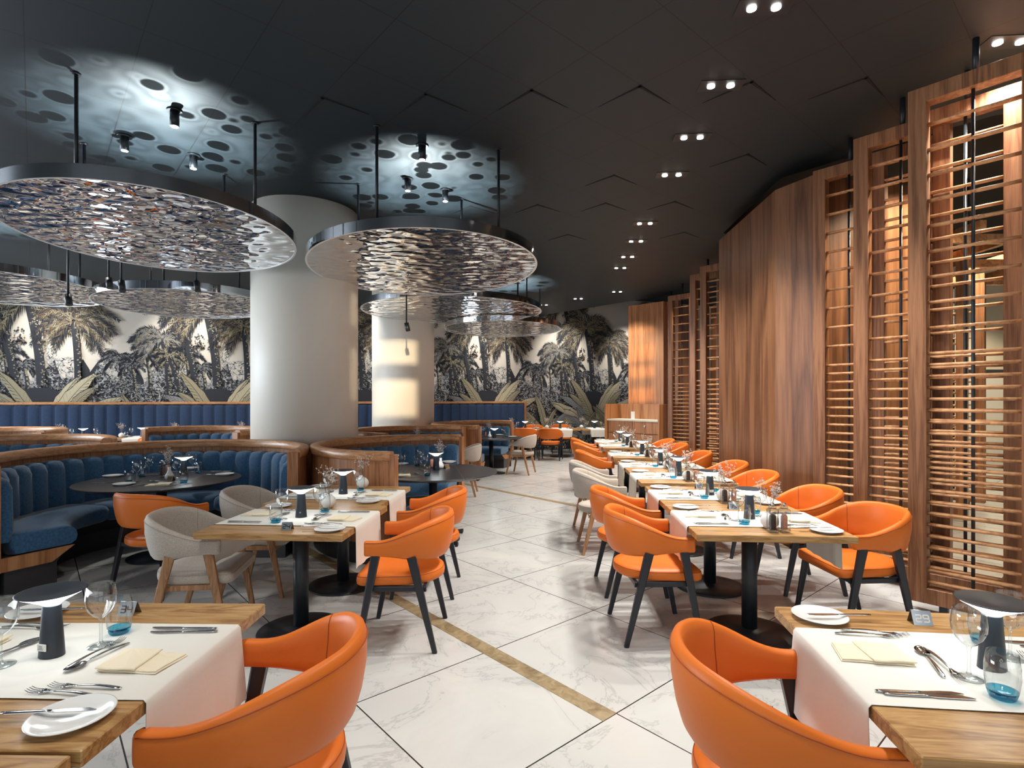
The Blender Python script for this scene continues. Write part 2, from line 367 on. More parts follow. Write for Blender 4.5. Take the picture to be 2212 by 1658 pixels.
def column(x, y, r, label):
    b = MB(); b.lathe([(r, 0), (r, CEIL)], n=96); o = b.build('round_column', M['column'], loc=(x, y, 0)); tag(o, label, 'column')
column(-2.74, 7.25, .668, 'large white round column rising behind the two nearest blue booths')
column(-2.35, 11.8, .66, 'distant white round column with warm sunlight patches, behind the large one')

# ------------------------------------------------------------------ mural
def mural():
    rng = random.Random(11)
    b = MB(); lay = [0]
    PER = 3.46; smin, smax = -16.5, 2.4
    def poly(pts, m, dz=0):
        off = .004 + lay[0] * .00022 + dz
        for k in range(-5, 2):
            q = [(s + k * PER, z) for s, z in pts]
            if max(s for s, z in q) < smin or min(s for s, z in q) > smax: continue
            q = [(min(max(s, smin), smax), min(max(z, .02), 4.68)) for s, z in q]
            if max(z for s, z in q) <= .021: continue
            b.add([wallpt(s, off, z) for s, z in q], [tuple(range(len(q)))], m)
    def frond(s0, z0, ang, L, m1, m2, droop=1.0, wl=.2, n=22):
        pts = []; a = ang; s, z = s0, z0; st = L / n
        for i in range(n + 1):
            pts.append((s, z)); s += cos(a) * st; z += sin(a) * st
            tgt = -PI / 2; da = (tgt - a + PI) % (2 * PI) - PI
            a += da * droop * .055 * (.4 + i / n)
        for i in range(1, n + 1):
            (x0, y0), (x1, y1) = pts[i - 1], pts[i]; aa = math.atan2(y1 - y0, x1 - x0)
            t = i / n; ll = wl * (sin(PI * min(1, .15 + t * .85)) ** .6) * rng.uniform(.75, 1.1)
            for sd in (-1, 1):
                la = aa + sd * R(rng.uniform(22, 48)); lw = (.012 if m1 == 0 else .0065) * rng.uniform(.8, 1.6)
                if m1 != 0 and rng.random() < .3: continue
                ll *= 1 if m1 == 0 else rng.uniform(.55, 1)
                px, py = -sin(la) * lw, cos(la) * lw
                tip = (x1 + cos(la) * ll, y1 + sin(la) * ll - ll * .18)
                poly([(x1 - px, y1 - py), (tip[0], tip[1]), (x1 + px, y1 + py)], m1 if rng.random() < .62 else m2)
        lay[0] += 1
    def palm(s, z, n, L, m1, m2, base=None, tw=.07):
        if base:
            (s1, z1) = base; k = 10
            for i in range(k):
                t0, t1 = i / k, (i + 1) / k
                a = (s + (s1 - s) * t0 + .05 * sin(t0 * 3), z + (z1 - z) * t0); c = (s + (s1 - s) * t1 + .05 * sin(t1 * 3), z + (z1 - z) * t1)
                poly([(a[0] - tw, a[1]), (a[0] + tw, a[1]), (c[0] + tw, c[1]), (c[0] - tw, c[1])], 0)
            lay[0] += 1
            for i in range(70):
                t = rng.random(); q = s + (s1 - s) * t + .05 * sin(t * 3); zz = z + (z1 - z) * t; u = rng.uniform(.0, tw * .95)
                poly([(q + u - .012, zz), (q + u + .02, zz + .012), (q + u + .02, zz - .012)], 1 if rng.random() < .6 else 3)
            lay[0] += 1
        for r_, (ml, mm) in ((1.0, (0, 0)), (.95, (m1, m2))):
            for i in range(n):
                a = R(-50 + 280 * (i + rng.uniform(0, .9)) / n); frond(s, z, a, L * rng.uniform(.7, 1.05) * r_, ml, mm, rng.uniform(.9, 1.7), L * .2)
    def leaf(s, z, ang, L, W, m, bend=.3, ribs=16, vein=0):
        n = 14; A = []; Bp = []; mid = []; a = ang; x, y = s, z
        for i in range(n + 1):
            t = i / n; wv = W * (sin(PI * min(1, t * .92 + .05)) ** .7) * (1 + .1 * sin(i * 2.3))
            mid.append((x, y)); A.append((x - sin(a) * wv, y + cos(a) * wv)); Bp.append((x + sin(a) * wv, y - cos(a) * wv))
            x += cos(a) * L / n; y += sin(a) * L / n; a -= bend / n
        g = .018
        for P_, sd in ((A, 1), (Bp, -1)):
            for i in range(n): poly([mid[i], mid[i + 1], (P_[i + 1][0], P_[i + 1][1] + g), (P_[i][0], P_[i][1] + g)], 0)
        lay[0] += 1
        for P_ in (A, Bp):
            for i in range(n): poly([mid[i], mid[i + 1], P_[i + 1], P_[i]], m)
        lay[0] += 1
        for i in range(n): poly([(mid[i][0] - .006, mid[i][1]), (mid[i][0] + .006, mid[i][1]), (mid[i + 1][0] + .006, mid[i + 1][1]), (mid[i + 1][0] - .006, mid[i + 1][1])], vein)
        for i in range(ribs):
            t = (i + .5) / ribs * n; k = min(int(t), n - 1); f = t - k
            c = (mid[k][0] * (1 - f) + mid[k + 1][0] * f, mid[k][1] * (1 - f) + mid[k + 1][1] * f)
            for P_ in (A, Bp):
                k2 = min(k + 1, n - 1); e = (P_[k2][0] * (1 - f) + P_[k2 + 1][0] * f, P_[k2][1] * (1 - f) + P_[k2 + 1][1] * f)
                u = rng.uniform(.7, 1); e = (c[0] + (e[0] - c[0]) * u, c[1] + (e[1] - c[1]) * u)
                poly([(c[0], c[1] - .004), (e[0], e[1] - .008), (e[0], e[1] + .008)], vein)
        lay[0] += 1
    def scrub(s0, s1, z0, z1, n, ms, L=.1):
        for _ in range(n):
            s = rng.uniform(s0, s1); t = rng.random() ** .8; zt = z1 * (.88 + .12 * sin(s * 5.3) + .06 * sin(s * 13)); z = z0 + (zt - z0) * t
            a = rng.uniform(0, PI); l = L * rng.uniform(.5, 1.3); wd = .012 * rng.uniform(.6, 1.5)
            poly([(s - sin(a) * wd, z + cos(a) * wd), (s + cos(a) * l, z + sin(a) * l), (s + sin(a) * wd, z - cos(a) * wd)], rng.choice(ms), rng.uniform(0, .0001))
        lay[0] += 1
    # materials: 0 dark, 1 olive gold, 2 grey, 3 pale gold, 4 brown, 5 sky
    c0, c1 = wallpt(smin, .003, 0), wallpt(smax, .003, 0)
    b.add([(c0.x, c0.y, 0), (c1.x, c1.y, 0), (c1.x, c1.y, 4.69), (c0.x, c0.y, 4.69)], [(0, 1, 2, 3)], 5)
    # distance: grey thicket
    top = [(-2.55 + PER * i / 26, 2.15 + .22 * sin(i * 1.3) + .12 * sin(i * 3.1)) for i in range(27)]
    for i in range(26): poly([(top[i][0], 0), (top[i + 1][0], 0), top[i + 1], top[i]], 0)
    lay[0] += 1
    scrub(-2.55, .91, 1.2, 2.6, 2600, [0, 2, 2, 6], .11)
    for s, z, L in ((-2.0, 2.5, .45), (-1.75, 2.35, .4), (-1.45, 2.55, .42), (-.65, 2.6, .5), (-.3, 2.3, .35)):
        palm(s, z, 9, L, 2, 0, (s + .03, 1.3), .025)
    scrub(-2.55, .91, .9, 2.1, 2400, [0, 6, 2, 0], .08)
    # dark undergrowth
    top = [(-2.55 + PER * i / 26, 1.15 + .16 * sin(i * 1.1 + 1) + .1 * sin(i * 2.7)) for i in range(27)]
    for i in range(26): poly([(top[i][0], 0), (top[i + 1][0], 0), top[i + 1], top[i]], 0)
    lay[0] += 1
    scrub(-2.55, .91, .1, 1.5, 1300, [0, 1, 4, 2, 0], .1)
    # palms of the middle distance
    palm(-1.12, 2.95, 15, .85, 2, 1, (-1.0, 1.2), .05)
    palm(-.98, 2.55, 10, .5, 1, 0, (-.7, 1.1), .045)
    # big palms
    palm(-.95, 4.45, 20, 1.15, 1, 4, (-.42, 1.75), .075)
    palm(-.2, 3.7, 26, 1.2, 1, 4, (.02, 1.85), .085)
    palm(.62, 3.3, 18, 1.0, 4, 1, (.66, 1.3), .06)
    # dates
    for cx_, cz_ in ((-.35, 3.0), (.05, 3.05), (-.75, 3.5)):
        for i in range(24):
            s = cx_ + rng.uniform(-.09, .09); z = cz_ + rng.uniform(-.28, .1)
            poly([(s - .02, z), (s, z - .03), (s + .02, z), (s, z + .03)], 0 if rng.random() < .6 else 4)
    lay[0] += 1
    # dark hollow
    pts = [(.02 + .34 * cos(R(a)) * (1 + .15 * sin(R(a * 3))), 1.45 + .42 * sin(R(a)) * (1 + .2 * cos(R(a * 2)))) for a in range(0, 360, 15)]
    poly(pts, 0); lay[0] += 1
    # banana plants: big paddle leaves fanning from the foot
    for s, z, n_, L, a0_, a1_ in ((.12, .55, 9, 1.75, 150, 28), (.45, .3, 6, 1.2, 120, 20), (-.25, .35, 5, 1.15, 165, 75), (-1.6, .3, 7, 1.35, 150, 35), (-1.15, .15, 4, .8, 120, 40), (-2.25, .2, 5, .85, 140, 50), (.75, .3, 4, 1.3, 130, 70)):
        for k in range(n_):
            an = a0_ + (a1_ - a0_) * k / max(1, n_ - 1) + rng.uniform(-6, 6); LL = L * rng.uniform(.75, 1.12) * (.7 + .3 * sin(R(max(10, min(170, an)))))
            leaf(s + rng.uniform(-.05, .05), z + rng.uniform(-.08, .08), R(an), LL, LL * rng.uniform(.068, .085), rng.choice([1, 3, 1, 3, 2]), rng.uniform(.3, .8) if an < 90 else -rng.uniform(.3, .8), 20)
    for s, z, an, L, W, m in ((-.55, 1.0, 150, .6, .07, 3), (-.35, 1.3, 128, .6, .07, 1), (-.95, 1.1, 135, .5, .06, 3), (.5, 1.2, 60, .8, .09, 1), (.62, 1.0, 40, .7, .08, 3)):
        leaf(s, z, R(an), L, W, m, .45 if an < 90 else -.45)
    scrub(-2.55, .91, .0, .45, 700, [0, 1, 2, 0, 3], .12)
    ms = [mat('mural_dark', (.016, .018, .025), .8), mat('mural_olive', (.27, .235, .15), .8), mat('mural_grey', (.2, .2, .2), .8), mat('mural_gold', (.42, .37, .25), .8),
          mat('mural_brown', (.13, .09, .05), .8), mat('mural_sky', (.55, .5, .43), .75), mat('mural_lightgrey', (.38, .38, .37), .8)]
    o = b.build('wall_mural', ms); o.location = (0, 0, 0)
    tag(o, 'palm and banana jungle mural covering the whole back wall', 'mural')
mural()

# ------------------------------------------------------------------ wood walls and slatted screens
def prismwall(name, poly, z1, m):
    b = MB(); b.prism(poly, 0, z1); return structure(b.build(name, m))
prismwall('wall_panel', [(2.92, 7.7), (2.82, 5.84), (3.02, 5.43), (3.12, 5.5), (4.3, 5.75), (4.3, 7.8)], 3.77, M['red_wood'])
prismwall('wall_panel_far', [(2.8, 13.12), (3.46, 12.46), (4.4, 13.2), (3.6, 14.2)], 3.77, M['panel_wood'])
prismwall('wall_panel_dark', [(4.25, 8.9), (6.0, 9.2), (6.2, 13.0), (4.45, 12.2)], 3.6, M['red_wood'])
TOPZ = 3.77
def screen_frame(name, x, y, L, label, z0=.07, z1=TOPZ, group=None, fine=True, dirv=None):
    """a freestanding slatted frame from (x, y) running L metres towards the camera-right"""
    d = dirv or Vector((.659, -.752, 0)); rz = math.atan2(d.y, d.x)
    r = empty(name, (x, y, 0), rz)
    pw, dp = .11, .11
    b = MB()
    b.bbox((pw / 2, 0, (z0 + z1) / 2), (pw, dp, z1 - z0), .003); b.bbox((L - pw / 2, 0, (z0 + z1) / 2), (pw, dp, z1 - z0), .003)
    b.bbox((L / 2, 0, z1 - pw / 2), (L - 2 * pw + .004, dp, pw), .003); b.bbox((L / 2, 0, z0 + pw / 2), (L - 2 * pw + .004, dp, pw), .003)
    b.build('frame', M['frame_wood'], r)
    z = 1.86; zs = []
    while z > z0 + pw + .03: zs.append(z); z -= .082
    z = 1.86 + .183
    while z < z1 - pw - .05: zs.append(z); z += .183
    for z in zs:
        b = MB(); n = 10
        b.rings([[(xx, .028 * cos(2 * PI * i / n), z + .012 * sin(2 * PI * i / n)) for i in range(n)] for xx in (pw - .004, L - pw + .004)], True, True, 0, True)
        b.build('slat', M['slat_wood'], r)
    b = MB(); b.cyl((L * .5, 0, z0 + pw - .01), (L * .5, 0, z1 - pw + .01), .011); b.build('stiffening_rod', M['black_metal'], r)
    b = MB(); b.box((L * .28, 0, z0 / 2 + .005), (.05, .05, z0 + .01)); b.box((L * .72, 0, z0 / 2 + .005), (.05, .05, z0 + .01)); b.build('foot', M['black_metal'], r)
    b = MB(); b.cyl((L * .52, 0, z1 - .01), (L * .52, 0, CEIL), .02); b.build('ceiling_rod', M['black_metal'], r)
    return tag(r, label, 'screen', group)
nx, ny = .752, .659
for i, (x, y, L, lab) in enumerate(((2.93, 4.016, .72, 'nearest slatted wooden screen, tall frame with round slats right of table'),
                                 (2.985, 4.74, .66, 'second slatted wooden screen, partly hidden behind the nearest one'),
                                 (3.0, 5.40, .6, 'third slatted wooden screen, next to the large wood panel wall'))):
    screen_frame('slatted_screen', x, y, L, lab, group=None)
screen_frame('slatted_screen', 2.93 + nx * .43 - .659 * .08, 4.016 + ny * .43 + .752 * .08, .66, 'slatted screen standing parallel right behind the nearest screen')
screen_frame('slatted_screen', 2.985 + nx * .42 - .659 * .1, 4.74 + ny * .42 + .752 * .1, .66, 'slatted screen standing parallel right behind the second screen')
for i, (x, y, lab) in enumerate(((3.22, 9.26, 'slatted screen just left of the wood panel wall, far'), (3.25, 9.88, 'slatted screen second to the left of the wood panel wall, far'),
                              (3.43, 11.9, 'wide slatted screen near the service cabinet'), (3.5, 12.68, 'narrow slatted screen touching the far wood panel'))):
    screen_frame('slatted_screen', x, y, .62 if i < 3 else .45, lab)
for i, (x, y, lab) in enumerate(((5.2, 7.3, 'pale slatted screen in the corridor seen through the front screens'), (6.2, 8.2, 'deeper pale slatted screen in the corridor, seen through the front screens'))):
    screen_frame('slatted_screen', x, y, .7, lab, z1=3.3)

t = empty('timber_trellis', (5.0, 6.6, 0), TH * 0)
for k in range(4):
    b = MB(); b.box((.1 + k * .75, .9, 3.42), (.07, 3.2, .1)); b.build('beam', M['slat_wood'], t)
for k in range(3):
    b = MB(); b.box((1.2, -.5 + k * 1.1, 3.32), (3.0, .07, .1)); b.build('cross_beam', M['slat_wood'], t)
for x, y in ((.1, -.5), (2.4, -.5), (.1, 1.7), (2.4, 1.7)):
    b = MB(); b.cyl((x, y, 3.4), (x, y, CEIL), .012); b.build('hanging_rod', M['black_metal'], t)
tag(t, 'pale timber trellis hung under the ceiling, seen behind the nearest screen', 'trellis')
# service cabinet in front of the far panel
def cabinet():
    p0 = Vector((2.2, 12.95, 0)); p1 = Vector((3.2, 11.85, 0)); d = (p1 - p0); L = d.length; d.normalize()
    r = empty('service_cabinet', p0, math.atan2(d.y, d.x)); W = .55
    b = MB(); b.box((.02, W / 2, .71), (.04, W, 1.42)); b.build('side_panel', M['panel_wood'], r)
    b = MB(); b.box((L - .02, W / 2, .71), (.04, W, 1.42)); b.build('side_panel', M['panel_wood'], r)
    b = MB(); b.box((L / 2, W - .02, .71), (L, .04, 1.42)); b.build('back_panel', M['panel_wood'], r)
    b = MB(); b.box((L / 2, W / 2 + .04, .52), (L - .08, W - .12, 1.02)); b.build('body', M['panel_wood'], r)
    b = MB(); b.box((L / 2, W / 2 - .01, 1.05), (L - .08, W - .08, .035)); b.build('countertop', M['cream'], r)
    n = 3
    for i in range(2):
        for j in range(3):
            w_ = (L - .12) / 2; x = .06 + w_ * (i + .5); z = .9 - j * .3
            b = MB(); b.bbox((x, .075, z), (w_ - .012, .03, .28), .003); q = b.build('drawer', M['booth_wood'], r)
            b = MB(); b.lathe([(.0, -.02), (.022, -.012), (.022, .012), (.0, .02)], (x, .045, z + .02), 10); b.build('knob', M['brushed'], q)
    tag(r, 'wooden service cabinet with drawers and pale countertop against far panel', 'cabinet')
    c = p0 + d * (L * .42) + Vector((-d.y, d.x, 0)) * .25
    b = MB(); b.box((0, 0, .09), (.1, .004, .18)); b.box((0, 0, .002), (.11, .05, .004)); o = b.build('menu_stand', M['china'], loc=(c.x, c.y, 1.0675)); o.rotation_euler = (0, 0, math.atan2(d.y, d.x))
    tag(o, 'white menu stand on the countertop of the service cabinet', 'menu stand')
cabinet()

# ------------------------------------------------------------------ mirror discs
def disc(cx, cy, ra, rb, ang, label, rods, spots, h=.1, zb=3.03):
    r = empty('mirror_disc_light', (cx, cy, 0)); a0 = R(ang); n = 96
    b = MB(); rr = [(.0005, 0), (.25, 0), (.5, 0), (.75, 0), (.985, 0)]
    b.lathe([(q, zb + .004) for q, _ in rr], (0, 0, 0), n, 0, True, False, False, ra, rb, a0)
    b.build('rippled_underside', M['discmirror'], r)
    b = MB(); b.lathe([(.982, zb + .006), (.984, zb), (1.0, zb)], (0, 0, 0), n, 1, False, False, False, ra, rb, a0)
    b.lathe([(1.0, zb), (1.0, zb + h)], (0, 0, 0), n, 0, True, False, False, ra, rb, a0)
    b.lathe([(1.0, zb + h), (.99, zb + h), (.0005, zb + h - .002)], (0, 0, 0), n, 0, False, False, False, ra, rb, a0)
    b.build('polished_rim', [M['rim_mirror'], M['rim_in']], r)
    for x, y in rods:
        b = MB(); b.cyl((x - cx, y - cy, zb + h - .01), (x - cx, y - cy, CEIL), .014, n=10); b.cyl((x - cx, y - cy, CEIL - .012), (x - cx, y - cy, CEIL), .03, n=12); b.build('hanging_rod', M['black_metal'], r)
    tag(r, label, 'ceiling light')
    for k, (x, y) in enumerate(spots):
        s_ = empty('cylinder_spotlight', (x, y, CEIL))
        b = MB(); b.cyl((0, 0, 0), (0, 0, -.015), .06, n=20); b.cyl((0, 0, -.01), (0, 0, -.14), .036, n=20); b.build('housing', M['black_metal'], s_)
        b = MB(); b.cyl((0, 0, -.135), (0, 0, -.143), .028, n=16); b.build('lens', mat('spot_lens', (1, 1, 1), .5, emit=(1, .97, .9), es=6), s_)
        where = ['leftmost', 'nearest', 'farthest'][k] if len(spots) > 1 else 'one'
        tag(s_, where + ' small black cylinder spotlight above ' + ('the largest mirror disc' if 'largest' in label else 'the mirror disc ' + label.split(', ')[1]), 'spotlight')
    # patterned lamp, added to imitate light thrown up by a dimpled disc top
    l = lamp('reflection_gobo', 'SPOT', (cx, cy, zb + h + .06), 250, (.84, .97, 1), (PI, 0, 0), .004, spot=150, blend=.3)
    ld = l.data; ld.use_nodes = True; nt = ld.node_tree; L = nt.links; em = nt.nodes['Emission']
    tc = nt.nodes.new('ShaderNodeTexCoord'); sp = nt.nodes.new('ShaderNodeSeparateXYZ'); L.new(tc.outputs['Normal'], sp.inputs[0])
    ab = nt.nodes.new('ShaderNodeMath'); ab.operation = 'ABSOLUTE'; L.new(sp.outputs['Z'], ab.inputs[0])
    co = nt.nodes.new('ShaderNodeCombineXYZ')
    for i, ax in enumerate('XY'):
        dv = nt.nodes.new('ShaderNodeMath'); dv.operation = 'DIVIDE'; L.new(sp.outputs[ax], dv.inputs[0]); L.new(ab.outputs[0], dv.inputs[1]); L.new(dv.outputs[0], co.inputs[i])
    co.inputs[2].default_value = 0
    vo = nt.nodes.new('ShaderNodeTexVoronoi'); vo.inputs['Scale'].default_value = 2.9; vo.inputs['Randomness'].default_value = .6; of = nt.nodes.new('ShaderNodeVectorMath'); of.operation = 'ADD'; of.inputs[1].default_value = (cx * 1.3, cy * .9, .3); L.new(co.outputs[0], of.inputs[0]); L.new(of.outputs[0], vo.inputs['Vector'])
    cr = nt.nodes.new('ShaderNodeValToRGB'); e = cr.color_ramp.elements
    for p in (.3, .4): e.new(p)
    for i, (p, c) in enumerate(((.4, .06), (.45, 1.1), (.53, .65), (.75, 1.1))): e[i].position = p; e[i].color = (c, c, c, 1)
    L.new(vo.outputs['Distance'], cr.inputs[0])
    # even out the lamp's distance fall-off, fade at the rim of the patch
    pw = nt.nodes.new('ShaderNodeMath'); pw.operation = 'POWER'; pw.inputs[1].default_value = -3.0; L.new(ab.outputs[0], pw.inputs[0])
    ln = nt.nodes.new('ShaderNodeVectorMath'); ln.operation = 'LENGTH'; L.new(co.outputs[0], ln.inputs[0])
    mr = nt.nodes.new('ShaderNodeMapRange'); mr.interpolation_type = 'SMOOTHSTEP'; mr.inputs['From Min'].default_value = .2; mr.inputs['From Max'].default_value = 1.6; mr.inputs['To Min'].default_value = 1; mr.inputs['To Max'].default_value = 0
    L.new(ln.outputs['Value'], mr.inputs['Value'])
    ml = nt.nodes.new('ShaderNodeMath'); ml.operation = 'MULTIPLY'; L.new(pw.outputs[0], ml.inputs[0]); L.new(mr.outputs['Result'], ml.inputs[1])
    L.new(cr.outputs[0], em.inputs['Color']); L.new(ml.outputs[0], em.inputs['Strength'])
def up(px, py): q = P(px, py, CEIL); return (q.x, q.y)
disc(-3.26, 5.07, 1.42, 1.17, -67, 'largest rippled mirror disc ceiling light, hanging at upper left', [up(165, 158), up(551, 265), up(182, 310), up(484, 376)], [up(377, 238), up(269, 293), up(418, 334)])
disc(-1.03, 6.32, 1.59, 1.28, -72, 'rippled mirror disc ceiling light, right of the large white column', [up(814, 272), up(1077, 322), up(774, 397), up(997, 429)], [up(912, 314), up(881, 385), up(962, 409)])
disc(-1.1, 10.1, 1.6, 1.65, 100, 'rippled mirror disc ceiling light, half hidden above the distant column', [(.1, 9.4), (-.6, 11.2)], [up(1150, 560)], zb=3.15)
disc(-.2, 11.75, 1.38, 1.25, 90, 'farthest rippled mirror disc ceiling light, over the far black round table', [(.62, 12.2), (.3, 11.1)], [])
disc(-7.1, 7.4, 1.5, 1.38, 130, 'rippled mirror disc ceiling light, at far left under the largest one', [(-6.9, 6.5), (-6.2, 7.3), (-6.5, 8.2)], [(-7.0, 7.4)])
disc(-4.75, 8.0, 1.4, 1.15, 136, 'rippled mirror disc ceiling light, left of the column above the mural', [(-4.6, 7.2), (-5.3, 8.0), (-4.1, 8.2)], [(-4.7, 8.4)], zb=2.9)
# little adjustable spots under the ceiling between the discs
for px, py, D in ((235, 612, 6.4), (262, 618, 6.3), (424, 618, 6.75), (147, 648, 6.2), (878, 706, 8.4)):
    x = (px - CXP) / F * D; z = H + (HZ - py) / F * D
    s_ = empty('adjustable_spotlight', (x, D, z))
    b = MB(); b.cyl((0, 0, .05), (0, 0, CEIL - z), .012, n=10); b.build('stem', M['black_metal'], s_)
    b = MB(); b.cyl((0, 0, .06), (.03, -.02, -.06), .035, n=16); b.build('spot_head', M['black_metal'], s_)
    tag(s_, {235: 'left one of two black adjustable spotlights hanging side by side', 262: 'right one of two black adjustable spotlights hanging side by side', 424: 'black adjustable spotlight on stem left of the large column', 147: 'black adjustable spotlight hanging low over the left mural', 878: 'black adjustable spotlight in front of the distant column'}[px], 'spotlight')

# recessed double downlights
DL = [(1650, 15), (1557, 184), (1495, 296), (1451, 377), (1393, 482), (1374, 520.5), (1356, 554), (1340, 578), (1333, 629.5), (1249, 644.5), (1174, 658), (2180, 90)]
names = ['nearest double recessed downlight at top of picture', 'second double recessed downlight in the row', 'third double recessed downlight in the row', 'fourth double recessed downlight in the row',
         'fifth double recessed downlight in the row', 'sixth double recessed downlight in the row', 'seventh double recessed downlight in the row', 'eighth double recessed downlight in the row',
         'ninth double recessed downlight, near the far panel', 'tenth double recessed downlight, near the palm mural', 'farthest double recessed downlight beside the far mirror disc', 'double recessed downlight behind the nearest screen top']
glow = mat('downlight_glow', (1, 1, 1), .5, emit=(1, .96, .88), es=25)
def downlight(x, y, e, lab, spot=100, col=(1, .96, .9), shown=True):
    r = empty('double_downlight', (x, y, CEIL), -TH) if shown else None
    if shown:
        b = MB(); b.box((0, 0, -.002), (.34, .15, .006)); b.build('housing', M['black_metal'], r)
        for s_ in (-1, 1):
            b = MB(); b.cyl((s_ * .075, 0, -.003), (s_ * .075, 0, -.012), .029, n=20); b.build('lens', glow, r)
        tag(r, lab, 'downlight', 'double downlights recessed in the black ceiling')
    for s_ in (-1, 1):
        lamp('downlight_or_fill_beam', 'SPOT', (x + s_ * .075, y, CEIL - .03), e, col, (0, 0, 0), .022, spot=spot, blend=.6)
for i, (px, py) in enumerate(DL):
    x, y = up(px, py)
    downlight(x, y, 105, names[i])
for x, y in ((1.5, 2.5), (1.45, 1.5), (1.4, .5), (-1.5, 2.2), (-1.55, .9), (-1.45, 3.15), (-.2, 1.0)): downlight(x, y, 30, None, shown=False)  # unseen lamps without fixtures, added over the near tables and aisle
for x, y in ((-5.6, 6.9), (-7.5, 9.6), (-9.5, 8.5), (-3.6, 12.0), (-5.8, 11.4)): downlight(x, y, 90, None, 120, shown=False)  # more added lamps without fixtures, out of sight above the left side
# corridor behind the screens: warm, bright
for x, y in ((4.1, 4.3), (4.3, 5.2), (6.0, 7.5), (7.5, 9.5), (9.5, 10.5)): lamp('corridor_downlight', 'SPOT', (x, y, CEIL - .08), 260, (1, .84, .6), (0, 0, 0), .05, spot=130, blend=.5)
for x, y in ((4.0, 10.4), (3.9, 11.2)): lamp('corridor_downlight', 'SPOT', (x, y, CEIL - .1), 90, (1, .78, .5), (0, 0, 0), .05, spot=120, blend=.5)

# ------------------------------------------------------------------ chairs (face +Y, origin on the floor)
def smooth(t): t = max(0, min(1, t)); return t * t * (3 - 2 * t)
def make_chair(kind, skin, legm, seamm):
    path = []; rx, ry, yc = .264, .225, -.035
    for i in range(9): path.append((rx, .185 - (.185 - yc) * i / 9, 1, 0))
    for i in range(33):
        a = -PI * i / 32; path.append((rx * cos(a), yc + ry * sin(a), cos(a), sin(a)))
    for i in range(1, 10): path.append((-rx, yc + (.185 - yc) * i / 9, -1, 0))
    n = len(path)
    def hts(y):
        s = smooth((.13 - y) / .40); return .585 - .045 * s, .678 + .135 * s, s
    def ring(i, shrink=0, push=0):
        x, y, ox, oy = path[i]; bt, tp, s = hts(y); th = .05 - .004 * s
        q = []; c = .02; hh = tp - bt
        prof = [(-.5, .12), (-.5, .3), (-.5, .6), (-.46, .86), (-.3, .96), (0, 1.0), (.3, .965), (.47, .88), (.5, .6), (.5, .3), (.47, .1), (.3, .02), (0, 0), (-.3, .02)]
        for o_, z_ in prof:
            o2 = o_ * th * (1 - shrink * .75); zz = .5 + (z_ - .5) * (1 - shrink * .22)
            lean = .038 * s * (zz - .2)
            belly = .014 * sin(PI * zz) * s
            z = bt + hh * zz
            q.append((x + ox * (o2 + lean + belly), y + oy * (o2 + lean + belly) + push, z))
        return q
    b = MB(); rr = [ring(0, 1, .016), ring(0, .45, .013), ring(0, 0, .004)] + [ring(i) for i in range(n)] + [ring(n - 1, 0, .004), ring(n - 1, .45, .013), ring(n - 1, 1, .016)]
    b.rings(rr, True, True, 0, True); shell = b.mesh('backrest', skin)
    b = MB()
    b.tube([Vector(ring(i)[7]) + Vector((path[i][2] * .0006, path[i][3] * .0006, .0012)) for i in range(n)], .0016, 5)
    for i in (13, n - 14):
        q = ring(i); b.tube([Vector(q[k]) - Vector((path[i][2], path[i][3], 0)) * .0006 for k in (0, 1, 2, 3)] + [Vector(q[4]) + Vector((0, 0, .0008)), Vector(q[5]) + Vector((0, 0, .0008))], .0016, 5)
    seam = b.mesh('stitching', seamm)
    # seat pad
    out = []
    for i in range(8): t = i / 8; out.append((-.2 + .4 * t, .262))
    for i in range(5): a = PI / 2 - PI / 2 * i / 5; out.append((.2 + .047 * cos(a), .215 + .047 * sin(a)))
    for i in range(5): out.append((.247 - .008 * i / 5, .215 - .22 * i / 5))
    for i in range(21): a = -PI * i / 20; out.append((.238 * cos(a), -.01 + .238 * sin(a)))
    for i in range(5): out.append((-.239 - .008 * i / 5, -.005 + .22 * i / 5))
    for i in range(5): a = PI - PI / 2 * i / 5; out.append((-.2 + .047 * cos(a), .215 + .047 * sin(a)))
    def so(ins, z):
        r_ = []
        for x, y in out:
            l = math.hypot(x, y); r_.append((x * (1 - ins / l), y * (1 - ins / l), z))
        return r_
    b = MB(); b.rings([so(.012, .396), so(.0, .405), so(-.003, .425), so(0, .447), so(.006, .456), so(.02, .463), so(.06, .467), so(.14, .464), so(.2, .462)], True, True, 0, True); seat = b.mesh('seat', skin)
    b = MB(); rg = so(.003, .4515); b.tube(rg + [rg[0]], .0022, 5); sseam = b.mesh('piping', seamm)
    lm = []
    for sx in (-1, 1):
        for (yt, yb) in ((.13, .245), (-.085, -.225)):
            b = MB(); b.bar((sx * (.266 if yt > 0 else .268), yt, .6 if yt > 0 else .582), (sx * .262, yb, 0), .034, .054, .022, .028, (1, 0, 0)); lm.append(b.mesh('leg', legm))
    b = MB()
    for sx in (-1, 1): b.bar((sx * .236, -.17, .38), (sx * .236, .2, .38), .022, .032, .022, .032, (1, 0, 0))
    b.bar((-.236, .185, .38), (.236, .185, .38), .022, .032, .022, .032, (0, 1, 0)); b.bar((-.236, -.155, .38), (.236, -.155, .38), .022, .032, .022, .032, (0, 1, 0))
    rail = b.mesh('seat_frame', legm)
    reg(kind, [('backrest', shell, [('stitching', seam)]), ('seat', seat, [('piping', sseam)])] + [('leg', x, []) for x in lm] + [('seat_frame', rail, [])], 'chair')
make_chair('orange_armchair', M['orange'], M['black_leg'], M['stitch'])
make_chair('beige_armchair', M['beige'], M['oak_leg'], M['beige_seam'])
FR = -PI / 2; FL = PI / 2                     # facing +X, facing -X
